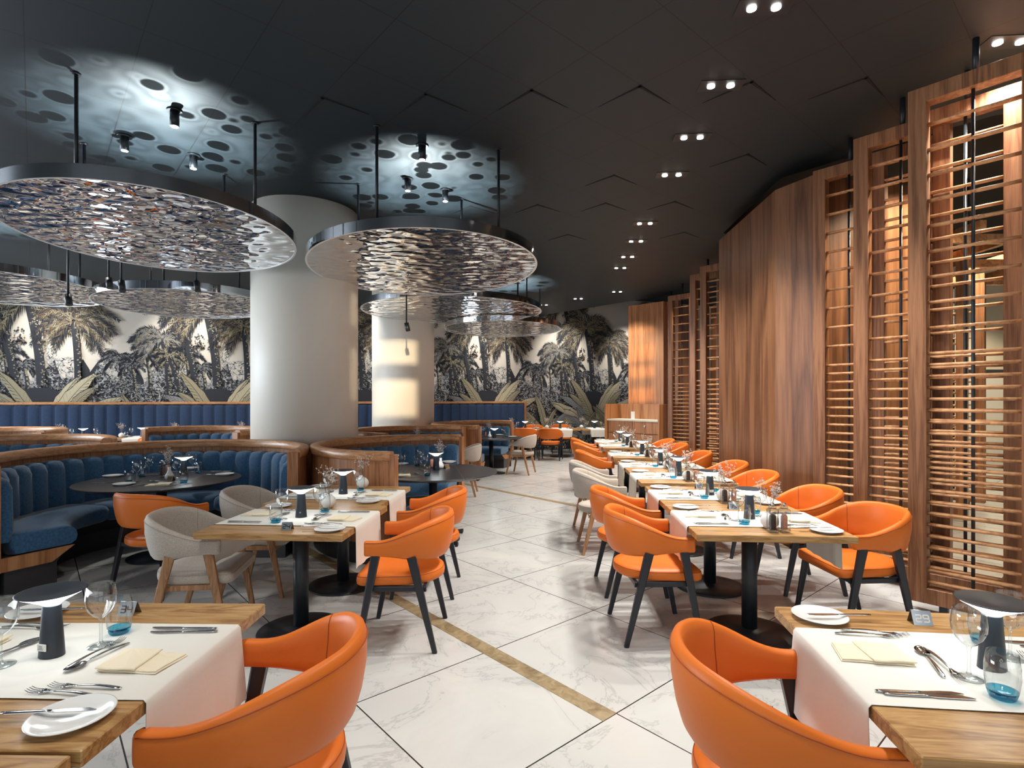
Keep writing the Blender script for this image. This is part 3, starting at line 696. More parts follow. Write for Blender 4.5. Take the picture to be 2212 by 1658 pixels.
def chair(kind, x, y, ang, label, group=None): return put(kind, (x, y, 0), ang, label, group)
GR = 'armchairs on the left side of the right table row'; GS = 'armchairs on the right side of the right table row'
chair('orange_armchair', .79, 1.60, FR - TH, 'nearest orange leather armchair at bottom right, cut off by the picture edge')
chair('orange_armchair', -.768, 1.67, FL - .02, 'nearest orange leather armchair at bottom left, beside the near left table')
chair('orange_armchair', .925, 3.63, FR + .02, 'orange armchair with black legs left of the table with pepper mills')
chair('orange_armchair', .95, 4.46, FR, 'orange armchair just behind the one left of the pepper mill table', GR)
chair('beige_armchair', .93, 5.6, FR - .03, 'nearer of two beige armchairs in the right table row', GR)
chair('beige_armchair', .98, 6.38, FR, 'farther of two beige armchairs in the right table row', GR)
chair('orange_armchair', 1.2, 7.72, FR, 'orange armchair directly behind the two beige armchairs of the right row', GR)
chair('orange_armchair', 1.33, 9.15, FR, 'second orange armchair behind the two beige armchairs of the right row', GR)
chair('orange_armchair', 1.4, 10.15, FR, 'farthest orange armchair on left side of the right table row', GR)
chair('orange_armchair', 2.32, 3.70, FL + .06, 'orange armchair with wide seat in front of the nearest slatted screen')
for y, x, k in ((4.5, 2.37, 'second'), (5.5, 2.35, 'third'), (6.38, 2.43, 'fourth'), (7.62, 2.47, 'fifth'), (9.05, 2.6, 'sixth'), (9.95, 2.65, 'farthest')):
    chair('orange_armchair', x, y, FL, k + ' orange armchair along the wood panel side of the right table row', GS)
chair('orange_armchair', -.69, 3.55, FL, 'orange armchair at the right of the table numbered 24')
chair('orange_armchair', -.68, 4.43, FL, 'orange armchair behind the one at the table numbered 24')
chair('beige_armchair', -2.02, 3.56, FR + .16, 'beige armchair with oak legs left of the table numbered 24')
chair('beige_armchair', -2.03, 4.45, FR + .05, 'beige armchair behind the one left of the table numbered 24')
chair('orange_armchair', -2.84, 4.42, -.3, 'orange armchair seen from behind at the round table in the left booth')
chair('beige_armchair', -.8, 8.8, FL, 'beige armchair half hidden behind the end of the middle booth')
chair('beige_armchair', .2, 11.25, FL - .3, 'beige armchair with oak legs alone in the aisle by the far round table')

# ------------------------------------------------------------------ rectangular tables
TW, TD, TZ = .9, .88, .745
b = MB(); b.bbox((0, 0, TZ - .02), (TW, TD, .04), .003); top = b.mesh('table_top', M['oak_top'])
b = MB(); b.cyl((0, 0, .02), (0, 0, TZ - .045), .048, n=28); pole = b.mesh('pole', M['black_metal'])
b = MB(); b.lathe([(.27, 0), (.275, .006), (.27, .014), (.2, .024), (.06, .034), (.05, .04)], n=48); base = b.mesh('base', M['black_metal'])
b = MB(); b.box((0, 0, TZ - .045), (.5, .06, .012)); b.box((0, 0, TZ - .045), (.06, .5, .012)); brk = b.mesh('top_bracket', M['black_metal'])
reg('dining_table', [('table_top', top, []), ('pole', pole, []), ('base', base, []), ('top_bracket', brk, [])], 'table')
def runner_mesh(seed, hl, hr):
    rng = random.Random(seed); ph = rng.uniform(0, 6); b = MB(); hw = TW / 2 + .004; V = []; n = 16
    us = [-1] * 0
    prof = [(-hw - .004, -hl)] + [(-hw - .004, -hl * k / 6) for k in (5, 4, 3, 2, 1)] + [(-hw - .003, -.006), (-hw + .004, .002)] + [(-hw + .01 + (2 * hw - .02) * i / 14, .0026) for i in range(1, 14)] + [(hw - .004, .002), (hw + .003, -.006)] + [(hw + .004, -hr * k / 6) for k in (1, 2, 3, 4, 5, 6)]
    for side in (0, 1):
        rings = []
        for j in range(n + 1):
            v = -.238 + .476 * j / n; row = []
            for u, z in prof:
                dz = max(0, -z); wv = .012 * sin(v * 22 + ph) * (dz / .25) * (1 if u > 0 else -1) + (abs(u) > hw) * .004 * dz
                sl = .03 * (v / .24) * (dz / .25) * sin(ph)
                row.append((u + abs(wv) * (1 if u > 0 else -1) + (.0012 if u > 0 else -.0012) * side * (dz > .004), v + sl + .002 * sin(u * 9 + ph) * (abs(v) > .22), TZ + z + .0012 * (1 - side)))
            rings.append(row)
        m = len(prof); vs = [p for r in rings for p in r]
        fs = [(i * m + k, i * m + k + 1, (i + 1) * m + k + 1, (i + 1) * m + k) for i in range(n) for k in range(m - 1)]
        b.add(vs, fs, 0, True)
    return b.mesh('table_runner', M['linen'])

# ------------------------------------------------------------------ tableware (all stand on z = 0)
b = MB(); b.lathe([(.0001, .004), (.045, .004), (.05, .002), (.052, 0), (.056, 0), (.06, .004), (.078, .011), (.09, .015), (.0915, .017), (.088, .0175), (.075, .013), (.058, .0075), (.0001, .0065)], n=56, capa=False, capb=False); reg('side_plate', b.mesh('side_plate', M['china']), 'plate')
def wine_mesh(n):
    o = [(.0001, .0036), (.006, .0035), (.033, .0006), (.0365, .0), (.0365, .0015), (.02, .004), (.007, .009), (.0042, .02), (.004, .075), (.007, .088), (.02, .097), (.034, .114), (.0415, .135), (.0425, .152), (.040, .175), (.036, .195), (.0352, .1955)]
    b = MB(); b.lathe(o, n=n, capa=False, capb=False); return b.mesh('wine_glass', M['glass'])
reg('wine_glass', wine_mesh(40), 'wine glass')
b = MB(); b.lathe([(.0343, .0215), (.0385, .055), (.0375, .085), (.034, .118), (.0332, .1185)], n=40, capa=False, capb=False); tb = b.mesh('glass_body', M['glass'])
b = MB(); b.lathe([(.0001, .0), (.026, .0), (.029, .004), (.0342, .0215), (.032, .0215), (.027, .012), (.0001, .0095)], n=40, capa=False, capb=False); tf = b.mesh('blue_base', M['blueglass'])
reg('tumbler', [('glass_body', tb, []), ('blue_base', tf, [])], 'tumbler')
# cutlery lies along +X, centred
def handle(b, L0, L1, w0=.009, w1=.004, z=.0022, lift=0):
    n = 8; rr = []
    for i in range(n + 1):
        t = i / n; x = L0 + (L1 - L0) * t; ww = (w0 * (1 - t) ** .8 + w1 * t ** .8) * (.6 if i == 0 else 1); zz = z + lift * sin(PI * t * .9)
        rr.append([(x, -ww * .5, zz), (x, -ww * .25, zz + .0016), (x, ww * .25, zz + .0016), (x, ww * .5, zz), (x, ww * .25, zz - .0014), (x, -ww * .25, zz - .0014)])
    b.rings(rr, True, True, 0, True)
b = MB(); handle(b, -.1, .035, .016, .0055, .003, .006)
rr = []
for t, wd, z in ((.03, .0055, .006), (.04, .011, .005), (.052, .021, .0035), (.062, .024, .004)): rr.append([(t, -wd / 2, z), (t, 0, z - .0012), (t, wd / 2, z), (t, wd / 2, z + .0012), (t, 0, z), (t, -wd / 2, z + .0012)])
b.rings(rr, True, True, 0, True)
for k in range(4):
    y = -.0105 + k * .007; b.tube([(.061, y, .0045), (.075, y, .003), (.09, y, .0045), (.102, y * .95, .009)], [.0016, .0016, .0014, .0008], 5)
reg('fork', b.mesh('fork', M['steel']), 'fork')
b = MB(); handle(b, -.1, .04, .016, .005, .003, .006)
rr = []
for i in range(11):
    t = i / 10; x = .038 + .06 * t; ww = .021 * (sin(PI * (.08 + .9 * t)) ** .6); d = .007 * sin(PI * t)
    rr.append([(x, -ww, .008), (x, -ww * .5, .008 - d * .8), (x, 0, .008 - d), (x, ww * .5, .008 - d * .8), (x, ww, .008), (x, ww * .5, .0092 - d * .8), (x, 0, .0092 - d), (x, -ww * .5, .0092 - d * .8)])
b.rings(rr, True, True, 0, True); reg('spoon', b.mesh('spoon', M['steel']), 'spoon')
b = MB(); handle(b, -.11, .005, .017, .011, .0035, 0)
b.rings([[(x, -a, .002), (x, c, .002), (x, c, .0032), (x, -a, .0042)] for x, a, c in ((.002, .005, .005), (.02, .008, .006), (.06, .008, .009), (.09, .008, .008), (.108, .007, .001), (.113, .005, -.002))], True, True, 0, False)
reg('knife', b.mesh('knife', M['steel']), 'knife')
def napkin():
    b = MB()
    def slab(pts, z0, h, n=8):
        # pts: 4 corners; pillowy folded cloth
        A, B_, C_, D_ = [Vector((*p, 0)) for p in pts]; rr = []
        for (ins, z) in ((.003, z0), (0, z0 + h * .25), (0, z0 + h * .7), (.004, z0 + h)):
            c = (A + B_ + C_ + D_) / 4; row = []
            for P0, P1 in ((A, B_), (B_, C_), (C_, D_), (D_, A)):
                for i in range(n):
                    p = P0 + (P1 - P0) * i / n; p = p + (c - p).normalized() * ins; row.append((p.x, p.y, z + .0012 * sin(p.x * 60 + p.y * 35)))
            rr.append(row)
        b.rings(rr, True, True, 0, False)
    slab([(-.1, -.062), (.1, -.052), (.088, .062), (-.092, .055)], 0, .005)
    slab([(-.096, -.06), (.098, -.05), (.084, .058), (-.09, .052)], .0052, .004)
    slab([(-.012, -.066), (.104, -.05), (.086, .07), (-.03, .06)], .0094, .007)
    return b.mesh('folded_napkin', M['napkin'])
reg('folded_napkin', napkin(), 'napkin')
# table lamp
b = MB(); b.lathe([(.037, 0), (.037, .003), (.0265, .152), (.0265, .155)], n=32, sy=.8); lb = b.mesh('lamp_body', M['lampbody'])
b = MB(); b.lathe([(.012, .154), (.022, .157), (.035, .166), (.083, .192), (.0845, .194)], n=40, capb=False); lg = b.mesh('light_cone', M['lampglow'])
b = MB(); b.lathe([(.0835, .1925), (.0885, .195), (.0885, .1965), (.084, .1968), (.03, .187), (.0001, .185)], n=40, capa=False, capb=False); ls = b.mesh('lamp_shade', M['lampbody'])
b = MB(); b.box((0, -.0295, .035), (.03, .003, .02)); 
for k in range(3): b.box((-.003, -.0312, .030 + .0045 * k), (.018 - .003 * k, .0006, .0012), m=1)
st = b.mesh('sticker', [M['sticker'], M['ink']])
b = MB(); rg = [(.004 * sin(R(a)), -.0298, .035 + .004 * cos(R(a))) for a in range(35, 326, 15)]; b.tube(rg, .0005, 4); b.tube([(0, -.0298, .036), (0, -.0298, .0405)], .0005, 4); pw_ = b.mesh('power_mark', M['white_mark'])
reg('table_lamp', [('lamp_body', lb, [('power_mark', pw_)]), ('light_cone', lg, []), ('lamp_shade', ls, [])], 'lamp')
reg('table_lamp_sticker', [('lamp_body', lb, [('sticker', st)]), ('light_cone', lg, []), ('lamp_shade', ls, [])], 'lamp')
# pepper / salt mill
def mill(kind, fill, cat):
    b = MB(); b.bbox((0, 0, .008), (.044, .044, .016), .003); b.bbox((0, 0, .1), (.044, .044, .022), .004)
    for sx in (-1, 1):
        for sy in (-1, 1): b.bbox((sx * .018, sy * .018, .053), (.007, .007, .08), .001)
    b.lathe([(.016, .111), (.017, .122), (.012, .127)], n=16); b1 = b.mesh('acrylic_body', M['acrylic'])
    b = MB(); b.lathe([(.013, .014), (.015, .018), (.015, .075), (.008, .084)], n=16); b2 = b.mesh('filling', fill)
    b = MB(); b.lathe([(.004, .12), (.007, .128), (.007, .136), (.003, .14)], n=12); b3 = b.mesh('knob', M['steel'])
    for me_ in (b1, b2, b3): me_.transform(Matrix.Scale(1.25, 4))
    reg(kind, [('acrylic_body', b1, []), ('filling', b2, []), ('knob', b3, [])], cat)
mill('pepper_mill', M['pepper'], 'pepper mill'); mill('salt_mill', M['salt'], 'salt mill')
def sprig(seed, h0):
    rng = random.Random(seed); b = MB(); f = MB()
    def br(p, d, L, lv):
        q = p + d * L; mid = p + d * L * .5 + Vector((rng.uniform(-1, 1), rng.uniform(-1, 1), 0)) * L * .07
        b.tube([p, mid, q], [.0012 - .0003 * lv, .001 - .0003 * lv, .0008 - .0002 * lv], 4)
        if lv == 2 or L < .02:
            for _ in range(3):
                c = q + Vector((rng.uniform(-1, 1), rng.uniform(-1, 1), rng.uniform(-.6, 1))) * .006; r_ = rng.uniform(.0022, .004)
                f.lathe([(.0003, -r_), (r_, -r_ * .2), (r_ * .7, r_ * .7), (.0003, r_)], tuple(c), 6)
            return
        for _ in range(5 if lv == 0 else 4):
            t = rng.uniform(.35, 1); s = p + d * L * t; nd = (d + Vector((rng.uniform(-1, 1), rng.uniform(-1, 1), rng.uniform(-.1, .7))) * .9).normalized()
            br(s, nd, L * rng.uniform(.3, .5), lv + 1)
    for _ in range(5):
        a = rng.uniform(0, 6.28); br(Vector((0, 0, h0)), Vector((cos(a) * .3, sin(a) * .3, 1)).normalized(), rng.uniform(.12, .165), 0)
    return b.mesh('stems', M['twig']), f.mesh('blossoms', M['blossom'])
b = MB(); b.lathe([(.02, 0), (.034, .006), (.05, .028), (.053, .048), (.046, .07), (.03, .086), (.016, .093), (.014, .098), (.011, .098), (.011, .09)], n=32, capb=False); v1 = b.mesh('vase_body', M['ceramic'])
b = MB(); b.lathe([(.03, 0), (.038, .006), (.042, .022), (.036, .042), (.02, .07), (.0135, .09), (.0135, .118), (.011, .118), (.0105, .09)], n=32, capb=False); v2 = b.mesh('vase_body', M['ceramic'])
for k, (vm, h0) in enumerate(((v1, .085), (v2, .1))):
    s_, f_ = sprig(5 + k, h0); reg(('flower_vase', 'bottle_vase')[k], [('vase_body', vm, []), ('stems', s_, [('blossoms', f_)])], 'vase')
# table number stand: bent steel plate, square stencilled figures
SEG = {'0': 'abcdef', '1': 'bc', '2': 'abged', '3': 'abgcd', '4': 'fgbc', '5': 'afgcd', '6': 'afgedc', '7': 'abc', '8': 'abcdefg', '9': 'abcdfg'}
def sign(kind, text, m, lit=False):
    b = MB(); W, Hh, dp, t = .062, .045, .022, .0012
    fr = [(-dp, 0), (-.002, Hh)]; 
    def sheet(y0, z0, y1, z1, mm):
        n = Vector((0, z1 - z0, y0 - y1)).normalized() * t
        v = [Vector((-W / 2, y0, z0)), Vector((W / 2, y0, z0)), Vector((W / 2, y1, z1)), Vector((-W / 2, y1, z1))]
        b.add([p for p in v] + [p + n for p in v], [(0, 1, 2, 3), (7, 6, 5, 4), (0, 4, 5, 1), (1, 5, 6, 2), (2, 6, 7, 3), (3, 7, 4, 0)], mm)
    sheet(-dp, 0, -.002, Hh, 0); sheet(.002, Hh, dp, 0, 0)
    b.cyl((-W / 2, 0, Hh - .0005), (W / 2, 0, Hh - .0005), .0024, n=10)
    plate = b.mesh('bent_plate', m)
    b = MB(); u = Vector((0, dp - .002, Hh)).normalized(); nrm = Vector((0, -u.z, u.y)); o = Vector((0, -dp, 0)) + nrm * .0004 + u * .023
    cw, ch, sw = .017, .022, .0042
    def sq(x, z, w_, h_):
        v = [o + Vector((x + a * w_ / 2, 0, 0)) + u * (z + c * h_ / 2) for a, c in ((-1, -1), (1, -1), (1, 1), (-1, 1))]
        b.add([p for p in v] + [p + nrm * .0005 for p in v], [(4, 5, 6, 7), (0, 4, 7, 3), (1, 2, 6, 5), (0, 1, 5, 4), (3, 7, 6, 2)], 0)
    for i, c in enumerate(text):
        x0 = (i - (len(text) - 1) / 2) * .024
        for s_ in SEG[c]:
            x, z, w_, h_ = {'a': (0, ch / 2, cw, sw), 'g': (0, 0, cw, sw), 'd': (0, -ch / 2, cw, sw), 'f': (-cw / 2, ch / 4, sw, ch / 2 - .0005), 'b': (cw / 2, ch / 4, sw, ch / 2 - .0005), 'e': (-cw / 2, -ch / 4, sw, ch / 2 - .0005), 'c': (cw / 2, -ch / 4, sw, ch / 2 - .0005)}[s_]
            sq(x0 + x, z, w_, h_)
    reg(kind, [('bent_plate', plate, [('number', b.mesh('number', M['sticker'] if lit else M['cutout']))])], 'table number')  # lit: pale figures paint the light showing through the cut-outs

# ------------------------------------------------------------------ laying a table
def lay(cx, cy, rot, T, G, flip=False, number=None, lit=False, mills=True, vase=True, lampk='table_lamp', seats='LR', hang=(.25, .25), seed=1, detail=True, smat=None, sticker=False, jit=.006, simple=False):
    """T: how this table is told apart in words; rot: turn about z"""
    rng = random.Random(seed); base = rot + (PI if flip else 0)
    put('dining_table', (cx, cy, 0), rot, 'oak topped pedestal ' + T, G)
    o = bpy.data.objects.new('table_runner', runner_mesh(seed, *hang)); COL.objects.link(o); o.location = (cx, cy, 0); o.rotation_euler = (0, 0, rot)
    tag(o, 'white linen runner across ' + T, 'table runner', 'white linen runners')
    ca, sa = cos(base), sin(base)
    def W(u, v, z=0): return (cx + ca * u - sa * v, cy + sa * u + ca * v, TZ + z)
    CZ = .0045
    def item(kind, u, v, z, a, lab, cat=None, tilt=0, roll=0, name=None):
        return put(kind, W(u + rng.uniform(-jit, jit), v + rng.uniform(-jit, jit), z), base + a, lab + ' on ' + T, G and (kind.replace('_', ' ') + 's of ' + G), tilt, roll, name)
    for s in seats:
        sg = 1 if (s == 'L') else -1
        left = (s == 'L') != flip
        w_ = 'left' if left else 'right'
        rr = 0 if s == 'L' else PI
        def it(kind, u, v, z, a, lab, **k): return item(kind, sg * u, sg * v, z, a + rr, lab, **k)
        it('side_plate', -.33, .33, .0005, 0, 'white side plate, %s seat' % w_)
        it('knife', -.27, .32, .019, .1 + PI, 'knife lying on the %s plate' % w_)
        it('folded_napkin', -.31, .05, CZ, -.12, 'cream folded napkin, %s seat' % w_)
        it('wine_glass', -.1, -.07, CZ, 0, 'clear wine glass, %s seat' % w_)
        it('tumbler', -.09, -.165, CZ, 0, 'blue-bottomed tumbler, %s seat' % w_)
        if not simple:
            it('fork', -.25, .19, CZ, -.05, 'front fork of the %s pair' % w_); it('fork', -.215, .215, CZ, -.12, 'rear fork of the %s pair' % w_)
            it('knife', -.30, -.165, CZ, .05, 'outer knife of the %s pair' % w_); it('knife', -.285, -.19, CZ, .0, 'inner knife of the %s pair' % w_)
            it('spoon', -.155, .015, CZ, 1.33, 'dessert spoon, %s seat' % w_); it('fork', -.135, .0, CZ + .004, 1.45 + PI, 'dessert fork, %s seat' % w_)
    put('table_lamp_sticker' if sticker else 'table_lamp', W(0, .0, CZ), rng.uniform(-.3, .3), ('sticker-marked' if sticker else 'lit') + ' black cone lamp on ' + T, 'lit table lamps', name='table_lamp')
    if mills:
        put('pepper_mill', W(.01, -.35, .0005), base, 'clear mill of dark peppercorns on ' + T, 'pepper mills on the right row'); put('salt_mill', W(.078, -.345, .0005), base + .1, 'clear mill of pink salt on ' + T, 'salt mills on the right row')
    if vase: put('flower_vase', W(.03 if mills else -.05, -.255 if mills else -.33, .0008), rng.uniform(0, 6), 'white vase of dried sprigs on ' + T, 'vases of dried sprigs')
    if number:
        sign('table_number_' + number, number, smat or M['brushed'], lit)
        f = .33
        put('table_number_' + number, W(-.07 if flip else 0, f, .0005), rng.uniform(-.12, .12) + rot, 'bent steel number stand on ' + T, None, name='table_number_stand')
def rowx(D): return 1.075 + .0703 * (D - 3.135) + .45
lay(.945 + .45, 1.585, -TH - .04, 'the nearest table at bottom right', 'right row', number='29', lit=True, mills=False, vase=False, seed=3, hang=(.27, .2))
lay(-1.405, 1.665, -TH + .055, 'the nearest table at bottom left', 'left row', number='34', mills=False, vase=False, seed=4, hang=(.2, .27), sticker=True)
b = MB(); RTn = ['second', 'third', 'fourth', 'fifth', 'sixth', 'seventh', 'eighth']
for i, (D0, num) in enumerate(((3.135, '35'), (4.02, '30'), (5.11, '28'), (6.03, None), (7.31, None), (8.8, None), (9.72, None))):
    D = D0 + .44
    lay(rowx(D), D, -TH, 'the %s table of the right row' % RTn[i], 'right row', number=num, seed=10 + i, simple=(i > 4), sticker=(i in (1, 3)), hang=(.26 if i else .25, .25))
lay(-1.4, 3.62, -TH, 'the left row table numbered 24', 'left row', flip=True, number='24', mills=False, seed=21)
lay(-1.395, 4.505, -TH, 'the table right behind number 24', 'left row', flip=True, mills=False, seed=22)
# part of a further table at the lower left corner, its edge butts against the near one
put('dining_table', (-1.43, .772, 0), -TH + .055, 'oak tabletop at the very bottom left corner, in front of the nearest', None)

# ------------------------------------------------------------------ round booth tables
def rtable(cx, cy, r, label):
    t = empty('round_table', (cx, cy, 0)); b = MB()
    b.lathe([(r - .05, TZ - .03), (r - .004, TZ - .012), (r, TZ - .006), (r - .003, TZ)], n=96, smooth=False); b.build('table_top', M['black_top'], t)
    b = MB(); b.cyl((0, 0, .02), (0, 0, TZ - .03), .045, n=24); b.build('pole', M['black_metal'], t)
    b = MB(); b.lathe([(.29, 0), (.29, .012), (.06, .03)], n=48); b.build('base', M['black_metal'], t)
    b = MB(); b.box((r * .42, 0, TZ + .0003), (.004, 1.8 * r * .98, .0008), .3) if False else b.box((.28, 0, TZ + .0004), (.003, 1.27, .0008), .18); b.build('leaf_joint', M['brushed'], t)
    tag(t, label, 'table')
rtable(-3.42, 5.32, .7, 'round black pedestal table inside the left blue booth')
rtable(-.86, 5.95, .7, 'round black pedestal table inside the middle blue booth')
rtable(-.43, 11.3, .65, 'round black pedestal table inside the farthest blue booth')
rtable(-1.45, 8.85, .6, 'round black table hidden in booth behind the middle one')
b = MB()
for i in range(4):
    a = PI / 4 + PI / 2 * i; b.bar((0, 0, .04), (.42 * cos(a), .42 * sin(a), .03), .05, .03, .04, .02, (0, 0, 1)); b.cyl((.4 * cos(a), .4 * sin(a), 0), (.4 * cos(a), .4 * sin(a), .03), .015)
b.build('star_base', M['black_metal'], [o for o in COL.objects if o.get('label', '').startswith('round black pedestal table inside the middle')][0])
def on(kind, px, py, lab, rz=0, z=0, name=None, group=None, zt=TZ):
    p = P(px, py, zt); return put(kind, (p.x, p.y, zt + z), rz, lab, group, name=name)
A_ = 'the left booth table'
for k, (px, py, rz, wh) in enumerate(((244, 1029, 0, 'far left'), (268, 1047, 0, 'near left'), (486, 1025.6, 0, 'far right'), (411, 1012.5, 0, 'back'))): on('side_plate', px, py, 'white side plate at %s of %s' % (wh, A_))
for px, py, wh in ((295.6, 1038, 'left front'), (322, 1026, 'left back'), (381, 1032, 'middle'), (416, 1019.5, 'right')): on('wine_glass', px, py, 'wine glass at %s of %s' % (wh, A_))
for px, py, wh in ((279, 1042, 'left front'), (307, 1029, 'left back'), (397, 1041.5, 'front right'), (428, 1021, 'right')): on('tumbler', px, py, 'blue-bottomed tumbler at %s of %s' % (wh, A_))
on('table_lamp', 397, 1026, 'lit black cone lamp on ' + A_); on('bottle_vase', 366, 1034, 'white bottle vase with dried sprigs on ' + A_)
on('pepper_mill', 350, 1030, 'clear mill of dark peppercorns on ' + A_); on('salt_mill', 361, 1026, 'clear mill of pink salt on ' + A_)
sign('table_number_22', '22', M['bronze']); on('table_number_22', 369, 1037, 'bronze number stand reading 22 on ' + A_, -.1, name='table_number_stand')
on('folded_napkin', 344, 1047, 'cream folded napkin at front of ' + A_, .2); on('knife', 225, 1043, 'knife at left rim of ' + A_, .15); on('knife', 236, 1034, 'knife beside the far left plate of ' + A_, .2, z=.002)
on('fork', 296, 1049, 'fork at front left of ' + A_, 1.2); on('knife', 302, 1047, 'knife at front left of ' + A_, 1.2)
on('fork', 384, 1047, 'left of two forks at front right of ' + A_, .9 + PI); on('fork', 392, 1046, 'right of two forks at front right of ' + A_, .9 + PI); on('spoon', 340, 1040, 'spoon in the middle of ' + A_, 2.8); on('fork', 372, 1042, 'fork beside the front napkin of ' + A_, .3)
on('knife', 478, 1017.5, 'knife at right rim of ' + A_, .1); on('fork', 462, 1026, 'fork at right plate of ' + A_, -.3); on('fork', 334, 1025, 'fork at back of ' + A_, .1); on('spoon', 378, 1019, 'spoon behind the lamp on ' + A_, .3)
B_ = 'the middle booth table'
for px, py, wh in ((970, 998.3, 'back right'), (866, 1003, 'back left')): on('side_plate', px, py, 'white side plate at %s of %s' % (wh, B_))
for px, py, wh in ((867.5, 1018, 'left'), (908, 1006, 'middle back'), (916, 1021, 'middle front')): on('wine_glass', px, py, 'wine glass at %s of %s' % (wh, B_))
for px, py, wh in ((855, 1018.5, 'left'), (901, 1005.5, 'middle back'), (923, 1026.5, 'front')): on('tumbler', px, py, 'blue-bottomed tumbler at %s of %s' % (wh, B_))
on('table_lamp', 942, 1014.5, 'lit black cone lamp on ' + B_); on('salt_mill', 933, 1011, 'clear mill of pink salt on ' + B_); on('bottle_vase', 952, 1011, 'white bottle vase with dried sprigs on ' + B_)
sign('table_number_21', '21', M['bronze']); on('table_number_21', 965, 1011, 'bronze number stand turned sideways on ' + B_, .9, name='table_number_stand')
on('folded_napkin', 866, 1028, 'cream folded napkin at front left of ' + B_, .1); on('spoon', 888, 1022, 'spoon at front of ' + B_, -.4); on('fork', 898, 1024, 'fork at front of ' + B_, -.2); on('knife', 896, 1031, 'knife at front of ' + B_, .5); on('fork', 911, 1014, 'fork between the glasses of ' + B_, 2.2)
C_ = 'the farthest booth table'
on('bottle_vase', 1057.6, 944, 'white bottle vase with dried sprigs on ' + C_); on('table_lamp', 1068, 945, 'lit black cone lamp on ' + C_); on('salt_mill', 1049, 943, 'clear mill of pink salt on ' + C_)
for px, py, wh in ((1087, 944.5, 'right'), (1041, 944, 'left'), (1045, 941, 'back left')): on('wine_glass', px, py, 'wine glass at %s of %s' % (wh, C_))
for px, py, wh in ((1094, 943.5, 'right'), (1034, 945.5, 'left')): on('tumbler', px, py, 'blue-bottomed tumbler at %s of %s' % (wh, C_))
for px, py, wh in ((1107, 943.5, 'right'), (1079, 939.5, 'back'), (1020, 943.5, 'left')): on('side_plate', px, py, 'white side plate at %s of %s' % (wh, C_))
D_ = 'the hidden table behind the middle booth'
put('bottle_vase', (-1.55, 9.0, TZ), 0, 'dried sprigs showing above the middle booth, on ' + D_); put('wine_glass', (-1.75, 8.9, TZ), 0, 'wine glass on ' + D_)

